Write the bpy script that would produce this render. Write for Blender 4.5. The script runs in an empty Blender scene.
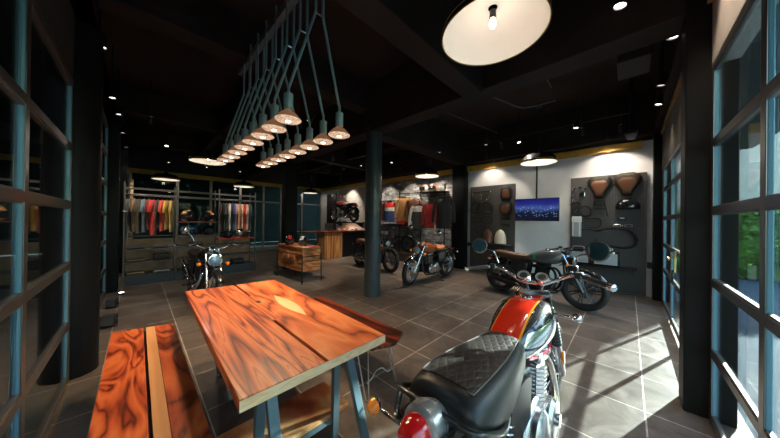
import bpy, bmesh, math, random
from mathutils import Vector, Matrix
from math import sin, cos, pi, radians as R

random.seed(7)
SC = bpy.context.scene
COL = SC.collection
# ------------------------------------------------------------------ camera
F_PX, YAW, PITCH, ROLL, EYE = 245.326, R(44.239), R(0.187), R(0.725), 1.45
fw = Vector((cos(PITCH)*cos(YAW), cos(PITCH)*sin(YAW), sin(PITCH)))
rt = Vector((sin(YAW), -cos(YAW), 0)); up = rt.cross(fw)
rt, up = rt*cos(ROLL)+up*sin(ROLL), up*cos(ROLL)-rt*sin(ROLL)
cam = bpy.data.cameras.new('camera'); cam.sensor_width = 36.0; cam.lens = F_PX/780*36.0
cam.clip_start = 0.05; cam.clip_end = 300
co = bpy.data.objects.new('camera', cam); COL.objects.link(co)
co.matrix_world = Matrix(((rt.x, up.x, -fw.x, 0), (rt.y, up.y, -fw.y, 0), (rt.z, up.z, -fw.z, EYE), (0, 0, 0, 1)))
SC.camera = co
# ------------------------------------------------------------------ view, sky, sun
SC.view_settings.view_transform = 'Standard'; SC.view_settings.look = 'None'
SC.view_settings.exposure = 0.18; SC.view_settings.gamma = 1.0
SC.cycles.max_bounces = 7; SC.cycles.glossy_bounces = 5; SC.cycles.transparent_max_bounces = 16
SC.cycles.sample_clamp_indirect = 4.0
SUN_EL = R(17.0); SUN_DIR = Vector((0.936*cos(SUN_EL), -0.352*cos(SUN_EL), sin(SUN_EL)))
w = bpy.data.worlds.new('world'); SC.world = w; w.use_nodes = True
nt = w.node_tree; bg = nt.nodes['Background']
sky = nt.nodes.new('ShaderNodeTexSky'); sky.sky_type = 'NISHITA'; sky.sun_disc = False
sky.sun_elevation = R(38); sky.sun_rotation = R(110); sky.air_density = 1.6; sky.dust_density = 1.5; sky.ozone_density = 2.0
nt.links.new(sky.outputs[0], bg.inputs[0]); bg.inputs[1].default_value = 0.85
sl = bpy.data.lights.new('sun', 'SUN'); sl.energy = 47.0; sl.angle = R(0.7); sl.color = (1.0, 0.93, 0.82)
so = bpy.data.objects.new('sun', sl); COL.objects.link(so); so.location = (12, -6, 9)
so.rotation_euler = SUN_DIR.to_track_quat('Z', 'Y').to_euler()

# ------------------------------------------------------------------ materials
MATS = {}
def mat(name, color=(0.5, 0.5, 0.5), rough=0.5, metal=0.0, emit=None, estr=0.0, bump=0.0, bscale=60.0, coat=0.0, vary=0.0, vscale=8.0, ior=1.5, sheen=0.0):
    if name in MATS: return MATS[name]
    m = bpy.data.materials.new(name); m.use_nodes = True; t = m.node_tree; b = t.nodes['Principled BSDF']
    b.inputs['Base Color'].default_value = (*color, 1); b.inputs['Roughness'].default_value = rough
    b.inputs['Metallic'].default_value = metal; b.inputs['IOR'].default_value = ior
    if coat: b.inputs['Coat Weight'].default_value = coat; b.inputs['Coat Roughness'].default_value = 0.05
    if emit: b.inputs['Emission Color'].default_value = (*emit, 1); b.inputs['Emission Strength'].default_value = estr
    if sheen: b.inputs['Sheen Weight'].default_value = sheen
    tc = t.nodes.new('ShaderNodeTexCoord')
    if vary:
        n = t.nodes.new('ShaderNodeTexNoise'); n.inputs['Scale'].default_value = vscale; n.inputs['Detail'].default_value = 4
        t.links.new(tc.outputs['Object'], n.inputs['Vector'])
        r = t.nodes.new('ShaderNodeValToRGB'); r.color_ramp.elements[0].position = 0.3; r.color_ramp.elements[1].position = 0.7
        r.color_ramp.elements[0].color = (*[c*(1-vary) for c in color], 1); r.color_ramp.elements[1].color = (*[min(1, c*(1+vary)) for c in color], 1)
        t.links.new(n.outputs[0], r.inputs[0]); t.links.new(r.outputs[0], b.inputs['Base Color'])
    if bump:
        n = t.nodes.new('ShaderNodeTexNoise'); n.inputs['Scale'].default_value = bscale; n.inputs['Detail'].default_value = 3
        t.links.new(tc.outputs['Object'], n.inputs['Vector'])
        bp = t.nodes.new('ShaderNodeBump'); bp.inputs['Strength'].default_value = bump; bp.inputs['Distance'].default_value = 0.004
        t.links.new(n.outputs[0], bp.inputs['Height']); t.links.new(bp.outputs[0], b.inputs['Normal'])
    MATS[name] = m; return m
def N(t, kind, **kw):
    n = t.nodes.new(kind)
    for k, v in kw.items():
        if k.startswith('_'): setattr(n, k[1:], v)
        else: n.inputs[k].default_value = v
    return n
def math_n(t, op, a, b=None, c=None):
    n = t.nodes.new('ShaderNodeMath'); n.operation = op
    for i, x in enumerate((a, b, c)):
        if x is None: continue
        if isinstance(x, (int, float)): n.inputs[i].default_value = x
        else: t.links.new(x, n.inputs[i])
    return n.outputs[0]
def ramp(t, fac, stops, const=False):
    r = t.nodes.new('ShaderNodeValToRGB'); e = r.color_ramp.elements
    if const: r.color_ramp.interpolation = 'CONSTANT'
    while len(e) < len(stops): e.new(0.5)
    for i, (p, c) in enumerate(stops): e[i].position = p; e[i].color = (*c, 1)
    t.links.new(fac, r.inputs[0]); return r.outputs[0]
def wood(name, stops, seed=0.0, grain=(5.0, 0.9, 5.0), rings=7.0, rough=0.32, dist=0.6, fine=0.12, coat=0.25):
    if name in MATS: return MATS[name]
    m = bpy.data.materials.new(name); m.use_nodes = True; t = m.node_tree; b = t.nodes['Principled BSDF']; L = t.links.new
    tc = N(t, 'ShaderNodeTexCoord'); mp = N(t, 'ShaderNodeMapping', Scale=grain, Location=(seed, seed*1.7, seed*0.6)); L(tc.outputs['Object'], mp.inputs[0])
    n = N(t, 'ShaderNodeTexNoise', Scale=1.0, Detail=2.5, Distortion=dist, Roughness=0.45); L(mp.outputs[0], n.inputs['Vector'])
    v = math_n(t, 'FRACT', math_n(t, 'MULTIPLY', n.outputs[0], rings))
    mp2 = N(t, 'ShaderNodeMapping', Scale=(grain[0]*14, grain[1]*5, grain[2]*14)); L(tc.outputs['Object'], mp2.inputs[0])
    n2 = N(t, 'ShaderNodeTexNoise', Scale=1.0, Detail=3.0); L(mp2.outputs[0], n2.inputs['Vector'])
    v2 = math_n(t, 'PINGPONG', math_n(t, 'MULTIPLY', v, 2.0), 1.0)
    v3 = math_n(t, 'ADD', v2, math_n(t, 'MULTIPLY', math_n(t, 'SUBTRACT', n2.outputs[0], 0.5), fine*4))
    L(ramp(t, v3, stops), b.inputs['Base Color'])
    b.inputs['Roughness'].default_value = rough; b.inputs['Coat Weight'].default_value = coat; b.inputs['Coat Roughness'].default_value = 0.12
    bp = N(t, 'ShaderNodeBump', Strength=0.15, Distance=0.002); L(n2.outputs[0], bp.inputs['Height']); L(bp.outputs[0], b.inputs['Normal'])
    MATS[name] = m; return m
def glass(name, tint=(0.9, 0.95, 0.95), ior=1.5, rough=0.0):
    if name in MATS: return MATS[name]
    m = bpy.data.materials.new(name); m.use_nodes = True; t = m.node_tree; t.nodes.clear(); L = t.links.new
    o = t.nodes.new('ShaderNodeOutputMaterial'); mx = t.nodes.new('ShaderNodeMixShader')
    tr = N(t, 'ShaderNodeBsdfTransparent', Color=(*tint, 1)); gl = N(t, 'ShaderNodeBsdfGlossy', Roughness=rough, Color=(0.95, 0.97, 1, 1))
    fr = N(t, 'ShaderNodeFresnel', IOR=ior)
    ge = t.nodes.new('ShaderNodeNewGeometry'); L(math_n(t, 'ADD', math_n(t, 'MULTIPLY', ge.outputs['Backfacing'], 1.0/ior-ior), ior), fr.inputs['IOR'])
    L(fr.outputs[0], mx.inputs[0]); L(tr.outputs[0], mx.inputs[1]); L(gl.outputs[0], mx.inputs[2]); L(mx.outputs[0], o.inputs[0])
    MATS[name] = m; return m

# ------------------------------------------------------------------ geometry helpers
class MB:
    """collects shapes into one mesh"""
    def __init__(s): s.v = []; s.f = []; s.mi = []; s.cur = 0
    def add(s, verts, faces, M=None):
        b = len(s.v)
        s.v += [tuple(M @ Vector(p)) if M is not None else tuple(p) for p in verts]
        s.f += [tuple(b+i for i in f) for f in faces]; s.mi += [s.cur]*len(faces); return s
    def box(s, c, d, M=None):
        x, y, z = d[0]/2, d[1]/2, d[2]/2
        vs = [(c[0]+i*x, c[1]+j*y, c[2]+k*z) for i in (-1, 1) for j in (-1, 1) for k in (-1, 1)]
        return s.add(vs, [(0, 1, 3, 2), (4, 6, 7, 5), (0, 4, 5, 1), (2, 3, 7, 6), (0, 2, 6, 4), (1, 5, 7, 3)], M)
    def bb(s, x0, x1, y0, y1, z0, z1, M=None): return s.box(((x0+x1)/2, (y0+y1)/2, (z0+z1)/2), (abs(x1-x0), abs(y1-y0), abs(z1-z0)), M)
    def tube(s, pts, r, n=8, closed=False, M=None, caps=True):
        pts = [Vector(p) for p in pts]; m = len(pts); rr = r if isinstance(r, (list, tuple)) else [r]*m
        tg = []
        for i in range(m):
            if closed: d = pts[(i+1) % m]-pts[i-1]
            else: d = pts[min(i+1, m-1)]-pts[max(i-1, 0)]
            tg.append(d.normalized())
        u = tg[0].cross(Vector((0, 0, 1)));
        if u.length < 1e-3: u = tg[0].cross(Vector((1, 0, 0)))
        u.normalize(); vs = []
        for i in range(m):
            if i: u = (u-tg[i]*u.dot(tg[i])).normalized()
            w_ = tg[i].cross(u)
            for k in range(n):
                a = 2*pi*k/n; vs.append(pts[i]+(u*cos(a)+w_*sin(a))*rr[i])
        fs = []
        for i in range(m if closed else m-1):
            j = (i+1) % m
            for k in range(n):
                l = (k+1) % n; fs.append((i*n+k, i*n+l, j*n+l, j*n+k))
        if caps and not closed: fs.append(tuple(range(n-1, -1, -1))); fs.append(tuple((m-1)*n+k for k in range(n)))
        return s.add(vs, fs, M)
    def cyl(s, a, b, r, r2=None, n=16, M=None): return s.tube([a, b], [r, r if r2 is None else r2], n, M=M)
    def lathe(s, prof, o=(0, 0, 0), ax=(0, 0, 1), n=24, M=None, cap=True, arc=None):
        """prof: (radius, height) along axis ax from o"""
        ax = Vector(ax).normalized(); u = ax.orthogonal().normalized(); v = ax.cross(u); o = Vector(o); vs = []
        for r, h in prof:
            for k in range(n):
                a = 2*pi*k/n; vs.append(o+ax*h+(u*cos(a)+v*sin(a))*max(r, 1e-4))
        fs = []
        for i in range(len(prof)-1):
            for k in range(n):
                l = (k+1) % n; fs.append((i*n+k, i*n+l, (i+1)*n+l, (i+1)*n+k))
        if cap:
            if prof[0][0] > 2e-4: fs.append(tuple(range(n-1, -1, -1)))
            if prof[-1][0] > 2e-4: fs.append(tuple((len(prof)-1)*n+k for k in range(n)))
        return s.add(vs, fs, M)
    def loft(s, rings, caps=True, M=None, closed=True):
        n = len(rings[0]); vs = [p for r in rings for p in r]; fs = []
        for i in range(len(rings)-1):
            for k in range(n if closed else n-1):
                l = (k+1) % n; fs.append((i*n+k, i*n+l, (i+1)*n+l, (i+1)*n+k))
        if caps and closed: fs.append(tuple(range(n-1, -1, -1))); fs.append(tuple((len(rings)-1)*n+k for k in range(n)))
        return s.add(vs, fs, M)
    def prism(s, poly, a, b, axis='y', M=None):
        """extrude a 2D outline between a and b along axis"""
        def P(p, h): return {'x': (h, p[0], p[1]), 'y': (p[0], h, p[1]), 'z': (p[0], p[1], h)}[axis]
        n = len(poly); vs = [P(p, a) for p in poly]+[P(p, b) for p in poly]
        fs = [tuple(range(n)), tuple(range(2*n-1, n-1, -1))]+[(k, (k+1) % n, n+(k+1) % n, n+k) for k in range(n)]
        return s.add(vs, fs, M)
    def sphere(s, c, rad, n=16, m=10, M=None):
        rx = rad if isinstance(rad, (tuple, list)) else (rad,)*3; vs = []; fs = []
        for i in range(m+1):
            th = pi*i/m
            for k in range(n):
                a = 2*pi*k/n; vs.append((c[0]+rx[0]*max(sin(th), 1e-3)*cos(a), c[1]+rx[1]*max(sin(th), 1e-3)*sin(a), c[2]+rx[2]*cos(th)))
        for i in range(m):
            for k in range(n):
                l = (k+1) % n; fs.append((i*n+k, (i+1)*n+k, (i+1)*n+l, i*n+l))
        return s.add(vs, fs, M)
    def build(s, name, material, parent=None, smooth=True, bevel=0.0, label=None, T=None, subsurf=0):
        me = bpy.data.meshes.new(name)
        vs = [tuple(T @ Vector(p)) for p in s.v] if T is not None else s.v
        me.from_pydata(vs, [], s.f)
        ms = material if isinstance(material, (list, tuple)) else [material]
        for m in ms: me.materials.append(m)
        for p, i in zip(me.polygons, s.mi): p.material_index = i; p.use_smooth = smooth
        bm = bmesh.new(); bm.from_mesh(me); bmesh.ops.recalc_face_normals(bm, faces=bm.faces); bm.to_mesh(me); bm.free()
        if smooth: me.set_sharp_from_angle(angle=R(38))
        o = bpy.data.objects.new(name, me); COL.objects.link(o)
        if parent is not None: o.parent = parent
        if bevel:
            bv = o.modifiers.new('bevel', 'BEVEL'); bv.width = bevel; bv.segments = 2; bv.limit_method = 'ANGLE'; bv.angle_limit = R(40)
        if subsurf:
            ss = o.modifiers.new('subsurf', 'SUBSURF'); ss.levels = subsurf; ss.render_levels = subsurf
        if label: o['label'] = label
        return o
def spline(pts, k=6, closed=False):
    pts = [Vector(p) for p in pts]; n = len(pts); out = []
    rng = range(n) if closed else range(n-1)
    for i in rng:
        if closed: p0, p1, p2, p3 = pts[i-1], pts[i], pts[(i+1) % n], pts[(i+2) % n]
        else: p0, p1, p2, p3 = pts[max(i-1, 0)], pts[i], pts[i+1], pts[min(i+2, n-1)]
        for j in range(k):
            t = j/k
            out.append(0.5*((2*p1)+(p2-p0)*t+(2*p0-5*p1+4*p2-p3)*t*t+(3*p1-p0-3*p2+p3)*t**3))
    if not closed: out.append(pts[-1])
    return out
def tag(o, label, cat, group=None, kind=None):
    o['label'] = label; o['category'] = cat
    if group: o['group'] = group
    if kind: o['kind'] = kind
    return o
def thing(name, label, cat, loc=(0, 0, 0), rz=0.0, group=None):
    o = bpy.data.objects.new(name, None); COL.objects.link(o); o.empty_display_size = 0.1
    o.location = loc; o.rotation_euler = (0, 0, rz); return tag(o, label, cat, group)
def struct(mb, name, m, parent=None, **kw):
    o = mb.build(name, m, parent, **kw)
    if parent is None: o['kind'] = 'structure'
    return o
def copy_thing(o, loc=None, rz=None, label=None, group=None, parent=None):
    c = o.copy(); COL.objects.link(c)
    if parent is not None: c.parent = parent
    for ch in [k for k in KIDS.get(o.name, [])] or list(o.children): copy_thing(ch, parent=c)
    if loc is not None: c.location = loc
    if rz is not None: c.rotation_euler = (0, 0, rz)
    if label: c['label'] = label
    if group: c['group'] = group
    return c
KIDS = {}

# common materials
black_metal = mat('black_metal', (0.015, 0.015, 0.017), 0.4, 0.3)
frame_black = mat('frame_black', (0.02, 0.02, 0.022), 0.28, 0.2, coat=0.5)
chrome = mat('chrome', (0.82, 0.82, 0.84), 0.07, 1.0)
alloy = mat('brushed_alloy', (0.58, 0.58, 0.6), 0.26, 1.0)
dark_alloy = mat('dark_alloy', (0.12, 0.12, 0.13), 0.35, 0.9)
rubber = mat('rubber', (0.014, 0.014, 0.015), 0.62, 0.0, bump=0.3, bscale=120)
steel_blue = mat('blue_grey_steel', (0.12, 0.20, 0.24), 0.38, 0.35)

# ------------------------------------------------------------------ room shell
def floor_mat():
    m = bpy.data.materials.new('slate_floor_tile'); m.use_nodes = True; t = m.node_tree; b = t.nodes['Principled BSDF']; L = t.links.new
    tc = N(t, 'ShaderNodeTexCoord'); mp = N(t, 'ShaderNodeMapping', Location=(0.215, 0.1, 0)); L(tc.outputs['Object'], mp.inputs[0])
    br = N(t, 'ShaderNodeTexBrick', Scale=1.0); br.offset = 0.0; br.squash = 1.0
    br.inputs['Brick Width'].default_value = 0.59; br.inputs['Row Height'].default_value = 0.59; br.inputs['Mortar Size'].default_value = 0.0055
    br.inputs['Mortar Smooth'].default_value = 0.3; br.inputs['Bias'].default_value = 0.0
    br.inputs['Color1'].default_value = (0.088, 0.070, 0.060, 1); br.inputs['Color2'].default_value = (0.135, 0.112, 0.098, 1); br.inputs['Mortar'].default_value = (0.42, 0.37, 0.32, 1)
    L(mp.outputs[0], br.inputs['Vector'])
    n = N(t, 'ShaderNodeTexNoise', Scale=2.6, Detail=9.0, Roughness=0.72, Distortion=1.5); L(mp.outputs[0], n.inputs['Vector'])
    v = ramp(t, n.outputs[0], [(0.30, (0.40, 0.40, 0.40)), (0.70, (1.6, 1.56, 1.5))])
    mx = N(t, 'ShaderNodeMix', _data_type='RGBA', _blend_type='MULTIPLY'); mx.inputs[0].default_value = 1.0
    L(br.outputs['Color'], mx.inputs[6]); L(v, mx.inputs[7]); L(mx.outputs[2], b.inputs['Base Color'])
    L(math_n(t, 'ADD', math_n(t, 'MULTIPLY', n.outputs[0], 0.25), 0.24), b.inputs['Roughness'])
    b.inputs['Specular IOR Level'].default_value = 0.5
    bp = N(t, 'ShaderNodeBump', Strength=0.25, Distance=0.004); L(math_n(t, 'SUBTRACT', n.outputs[0], br.outputs['Fac']), bp.inputs['Height']); L(bp.outputs[0], b.inputs['Normal'])
    return m
GY = -0.44; GX = -0.41; TVX = 7.02; BY = 12.2; CEIL = 4.0
fl = MB().bb(-0.62, 7.4, -0.62, 12.4, -0.12, 0); struct(fl, 'floor', floor_mat(), smooth=False)
ceil_m = mat('charcoal_ceiling_paint', (0.034, 0.025, 0.021), 0.75, ior=1.2, vary=0.25, vscale=1.2)
beam_m = mat('charcoal_beam_paint', (0.030, 0.024, 0.022), 0.7, ior=1.2, vary=0.2, vscale=2)
struct(MB().bb(-0.9, 7.4, -0.9, 12.5, CEIL, CEIL+0.15), 'ceiling', ceil_m, smooth=False)
for i, (x0, x1, y0, y1, z0) in enumerate([(3.0, 3.3, -0.6, 12.3, 3.1), (6.75, 7.02, -0.6, 12.3, 3.14), (-0.6, 3.0, 1.32, 1.56, 3.05), (3.3, 6.75, 3.5, 3.78, 3.12), (-0.3, 3.0, 3.5, 3.78, 3.5), (3.3, 6.75, 7.0, 7.25, 3.3), (-0.3, 3.0, 7.0, 7.25, 3.5), (-0.3, 6.75, 9.8, 10.0, 3.5), (-0.6, -0.41, -0.6, 12.3, 3.22), (-0.6, 7.0, -0.6, -0.34, 3.22), (1.35, 1.5, 3.78, 12.3, 3.5), (5.0, 5.15, 3.78, 12.3, 3.5)]):
    struct(MB().bb(x0, x1, y0, y1, z0, CEIL), 'ceiling_beam', beam_m, bevel=0.01, smooth=False)
white_wall = mat('white_wall_paint', (0.78, 0.81, 0.84), 0.7, vary=0.04, vscale=3, bump=0.1)
dark_wall = mat('dark_wall_paint', (0.02, 0.02, 0.022), 0.6, vary=0.2)
cream_wall = mat('cream_valance_paint', (0.55, 0.49, 0.44), 0.55, vary=0.1, vscale=3)
ochre = mat('ochre_painted_beam', (0.62, 0.36, 0.05), 0.5, vary=0.2, vscale=6)
oak_strip = wood('oak_strip', [(0.0, (0.42, 0.2, 0.07)), (1.0, (0.62, 0.33, 0.13))], 3.0)
def brick_mat():
    m = bpy.data.materials.new('grey_stone_brick'); m.use_nodes = True; t = m.node_tree; b = t.nodes['Principled BSDF']; L = t.links.new
    tc = N(t, 'ShaderNodeTexCoord'); sx = N(t, 'ShaderNodeSeparateXYZ'); L(tc.outputs['Object'], sx.inputs[0]); cx = N(t, 'ShaderNodeCombineXYZ')
    L(sx.outputs[1], cx.inputs[0]); L(sx.outputs[2], cx.inputs[1]); L(sx.outputs[0], cx.inputs[2])
    br = N(t, 'ShaderNodeTexBrick', Scale=1.0); br.offset = 0.43; br.squash = 0.8; br.squash_frequency = 3
    for k, v in (('Brick Width', 0.27), ('Row Height', 0.062), ('Mortar Size', 0.004), ('Mortar Smooth', 0.2)): br.inputs[k].default_value = v
    br.inputs['Color1'].default_value = (0.12, 0.125, 0.13, 1); br.inputs['Color2'].default_value = (0.46, 0.46, 0.46, 1); br.inputs['Mortar'].default_value = (0.05, 0.05, 0.05, 1)
    L(cx.outputs[0], br.inputs['Vector'])
    n = N(t, 'ShaderNodeTexNoise', Scale=9.0, Detail=6.0); L(cx.outputs[0], n.inputs['Vector'])
    mx = N(t, 'ShaderNodeMix', _data_type='RGBA', _blend_type='MULTIPLY'); mx.inputs[0].default_value = 1.0
    L(br.outputs['Color'], mx.inputs[6]); L(ramp(t, n.outputs[0], [(0.3, (0.5, 0.5, 0.5)), (0.7, (1.25, 1.25, 1.25))]), mx.inputs[7]); L(mx.outputs[2], b.inputs['Base Color'])
    b.inputs['Roughness'].default_value = 0.8
    bp = N(t, 'ShaderNodeBump', Strength=0.6, Distance=0.02); L(math_n(t, 'SUBTRACT', n.outputs[0], br.outputs['Fac']), bp.inputs['Height']); L(bp.outputs[0], b.inputs['Normal'])
    return m
struct(MB().bb(TVX, 7.3, -0.6, 3.56, 0, CEIL), 'wall_right', white_wall, smooth=False)
struct(MB().bb(TVX, 7.3, 3.56, 8.2, 0, CEIL), 'wall_brick', brick_mat(), smooth=False)
struct(MB().bb(TVX, 7.3, 8.2, 12.4, 0, CEIL), 'wall_far', white_wall, smooth=False)
# dark paint above the white wall and the ochre band below the ceiling void
struct(MB().bb(6.985, TVX, -0.4, 12.2, 3.09, CEIL), 'wall_upper', dark_wall, smooth=False)
struct(MB().bb(6.95, TVX, -0.18, 3.52, 2.945, 3.09), 'trim_1', ochre, smooth=False, bevel=0.004)
struct(MB().bb(6.95, TVX, 3.93, 12.2, 2.945, 3.09), 'trim_2', ochre, smooth=False, bevel=0.004)
struct(MB().bb(-0.3, 6.95, 12.08, 12.2, 2.945, 3.1), 'trim_3', ochre, smooth=False, bevel=0.004)
struct(MB().bb(-0.6, 7.3, 12.14, 12.4, 3.1, CEIL), 'wall_back', dark_wall, smooth=False)
# columns
col_blue = mat('blue_black_column_paint', (0.028, 0.044, 0.056), 0.42, coat=0.3)
col_black = mat('black_column_paint', (0.006, 0.0075, 0.009), 0.45, ior=1.25)
def column_round(x, y, r, m):
    mb = MB(); mb.lathe([(r, 0), (r, 3.2)], (x, y, 0), n=48); return struct(mb, 'column', m)
column_round(3.15, 3.52, 0.155, col_blue)
column_round(-0.415, 3.68, 0.165, col_black)
def column_square(x0, x1, y0, y1, m): return struct(MB().bb(x0, x1, y0, y1, 0, 3.3), 'column', m, bevel=0.008, smooth=False)
column_square(2.965, 3.2, -0.56, -0.31, mat('bronze_black_pier_paint', (0.012, 0.0105, 0.010), 0.5, ior=1.25))
column_square(2.93, 3.27, 7.0, 7.28, col_black)
column_square(6.78, 7.02, 3.52, 3.93, col_black)
column_square(6.78, 7.02, -0.62, -0.33, col_black)
column_square(-0.56, -0.2, 9.3, 9.6, col_black)
column_square(-0.5, -0.26, 7.02, 7.3, col_black)

# windows --------------------------------------------------------
win_frame = mat('dark_bronze_aluminium', (0.27, 0.245, 0.235), 0.28, 0.85, vary=0.1)
win_light = mat('grey_window_aluminium', (0.16, 0.33, 0.42), 0.4, 0.2)
pane_g = glass('window_glass', (0.80, 0.9, 0.92)); pane_b = glass('dark_rear_glass', (0.45, 0.6, 0.62), 1.2)
def window_x(name, xs, y, z0, z1, rows, sgn=-1, parent_kind='structure', panes=True, wf=0.055, dep=0.02, fm=win_frame, sidem=win_light):
    """window in the plane y = const; xs = mullion centre positions"""
    e = bpy.data.objects.new(name, None); COL.objects.link(e); e['kind'] = 'structure'; e.location = (xs[0], y, z0)
    T = Matrix.Translation(-Vector(e.location)); y1 = y+sgn*dep; yf = y-sgn*0.005
    for x in xs:
        MB().bb(x-wf/2, x+wf/2, y, y1, z0, z1, T).build('mullion', sidem, e, smooth=False, bevel=0.004)
        MB().bb(x-wf/2-0.004, x+wf/2+0.004, yf, y, z0, z1, T).build('mullion_cap', fm, e, smooth=False, bevel=0.004)
    zs = rows
    for z in zs:
        mb = MB()
        for a, b in zip(xs[:-1], xs[1:]):
            mb.bb(a+wf/2, b-wf/2, yf, y1, z-0.027, z+0.027, T); mb.bb(a+wf/2, b-wf/2, y, y+sgn*0.02, z-0.033, z+0.036, T)
        mb.build('glazing_bar', fm, e, smooth=False, bevel=0.003)
    if panes:
        for a, b in zip(xs[:-1], xs[1:]):
            for c, d in zip(zs[:-1], zs[1:]):
                MB().bb(a+wf/2, b-wf/2, y+sgn*0.013, y+sgn*0.017, c+0.027, d-0.027, T).build('pane', pane_g, e, smooth=False)
    return e
rows = [0.028, 0.505, 1.02, 1.545, 2.045, 2.6]
window_x('window_1', [-0.38, 0.0, 0.98, 1.985, 2.945], GY, 0, 2.63, rows)
rowsd = [0.06, 0.63, 1.07, 1.54, 2.04, 2.41]
window_x('window_2', [3.235, 4.34, 5.38, 6.46], GY, 0, 2.44, [0.06, 0.63, 1.07, 1.54, 2.04, 2.41])
def window_y(name, ys, x, z0, z1, zs, sgn=-1, wf=0.055, dep=0.02, fm=win_frame, sidem=win_light, pg=pane_g):
    e = bpy.data.objects.new(name, None); COL.objects.link(e); e['kind'] = 'structure'; e.location = (x, ys[0], z0)
    T = Matrix.Translation(-Vector(e.location)); x1 = x+sgn*dep; xf = x-sgn*0.005
    for y in ys:
        MB().bb(x, x1, y-wf/2, y+wf/2, z0, z1, T).build('mullion', sidem, e, smooth=False, bevel=0.004)
        MB().bb(xf, x, y-wf/2-0.004, y+wf/2+0.004, z0, z1, T).build('mullion_cap', fm, e, smooth=False, bevel=0.004)
    for z in zs:
        mb = MB()
        for a, b in zip(ys[:-1], ys[1:]):
            mb.bb(xf, x1, a+wf/2, b-wf/2, z-0.027, z+0.027, T); mb.bb(x, x+sgn*0.02, a+wf/2, b-wf/2, z-0.036, z+0.036, T)
        mb.build('glazing_bar', fm, e, smooth=False, bevel=0.003)
    for a, b in zip(ys[:-1], ys[1:]):
        for c, d in zip(zs[:-1], zs[1:]):
            MB().bb(x+sgn*0.013, x+sgn*0.017, a+wf/2, b-wf/2, c+0.027, d-0.027, T).build('pane', pg, e, smooth=False)
    return e
window_y('window_3', [-0.38, 0.6, 1.42, 2.245, 3.47], GX, 0, 2.63, rows)
window_y('window_4', [3.9, 4.6, 5.7, 6.95], GX, 0, 3.15, [0.03, 0.46, 0.98, 1.5, 2.05, 2.6, 3.12])
window_y('window_5', [7.35, 8.4, 9.25], GX, 0, 3.15, [0.03, 0.46, 0.98, 1.5, 2.05, 2.6, 3.12])
# back window wall seen above the racks
e = bpy.data.objects.new('window_6', None); COL.objects.link(e); e['kind'] = 'structure'; e.location = (0, 12.2, 0); T = Matrix.Translation((0, -12.2, 0))
bx = [-0.2, 1.02, 2.05, 3.1, 4.05, 4.83, 5.92, 6.98]
back_alu = mat('pale_grey_aluminium', (0.34, 0.33, 0.32), 0.4, 0.5)
for x in bx: MB().bb(x-0.04, x+0.04, 12.12, 12.2, 0.12, 2.95, T).build('mullion', back_alu, e, smooth=False)
mb = MB(); mb.bb(-0.3, 7.0, 12.12, 12.2, 2.17, 2.24, T); mb.bb(-0.3, 7.0, 12.1, 12.2, 0, 0.12, T); mb.build('transom', back_alu, e, smooth=False)
for a, b in zip(bx[:-1], bx[1:]):
    for z0, z1 in ((0.12, 2.17), (2.24, 2.95)): MB().bb(a+0.04, b-0.04, 12.155, 12.161, z0, z1, T).build('pane', pane_b, e, smooth=False)
# solid parts of the window walls
struct(MB().bb(-0.5, 3.0, GY-0.12, GY+0.005, 2.63, 3.12), 'wall_valance', cream_wall, smooth=False)
struct(MB().bb(3.2, 6.8, GY-0.12, GY+0.005, 2.44, 3.1), 'wall_valance', mat('grey_valance_paint', (0.12, 0.105, 0.095), 0.6), smooth=False)
struct(MB().bb(-0.5, 2.97, GY-0.0, GY+0.03, 3.1, 3.16), 'trim_4', oak_strip, smooth=False)
struct(MB().bb(3.2, 6.8, GY, GY+0.03, 3.1, 3.16), 'trim_5', oak_strip, smooth=False)
struct(MB().bb(-0.6, 7.3, -0.62, GY-0.0, 3.16, CEIL), 'wall_front', dark_wall, smooth=False)
struct(MB().bb(6.49, 7.3, GY-0.12, GY, 0, 3.2), 'wall_corner', dark_wall, smooth=False)
struct(MB().bb(-0.53, GX, -0.5, 3.6, 2.63, CEIL), 'wall_left', dark_wall, smooth=False)
struct(MB().bb(-0.53, GX, 3.6, 12.4, 3.15, CEIL), 'wall_left_upper', dark_wall, smooth=False)
struct(MB().bb(-0.53, GX, 9.3, 12.4, 0, 3.15), 'wall_left_end', dark_wall, smooth=False)
struct(MB().bb(-0.56, -0.41, -0.56, -0.41, 0, 2.7), 'column', col_black, smooth=False)
struct(MB().bb(-0.7, 9.0, -1.85, -0.62, 3.05, 3.25), 'roof_canopy', dark_wall, smooth=False)
# dark passage outside the left and the back glazing, closed to keep daylight out
pas = mat('dark_teal_passage_wall', (0.014, 0.030, 0.034), 0.6, vary=0.3, vscale=0.8)
struct(MB().bb(-4.2, -4.0, -2.5, 16, 0, 4.2), 'wall_passage_left', mat('teal_passage_wall', (0.06, 0.13, 0.14), 0.6, vary=0.3, vscale=0.8), smooth=False)
al = bpy.data.lights.new('passage_fill_light', 'AREA'); al.energy = 26; al.size = 2.0; al.color = (0.6, 0.85, 1.0)  # fill light without a fixture, added to brighten the left panes
ao = bpy.data.objects.new('passage_fill_light', al); COL.objects.link(ao); ao.location = (-2.4, 2.5, 4.1)
struct(MB().bb(-4.2, 9.5, 16, 16.2, 0, 4.2), 'wall_passage_back', pas, smooth=False)
struct(MB().bb(-4.2, -0.9, -2.6, 16.2, 4.15, 4.3), 'ceiling_passage', pas, smooth=False)
struct(MB().bb(-0.9, 9.5, 12.5, 16.2, 4.15, 4.3), 'ceiling_passage', pas, smooth=False)
struct(MB().bb(9.3, 9.5, 12.4, 16.2, 0, 4.2), 'wall_passage_end', pas, smooth=False)
struct(MB().bb(-4.2, -0.62, -2.6, -2.45, 0, 4.2), 'wall_passage_front', pas, smooth=False)
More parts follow.
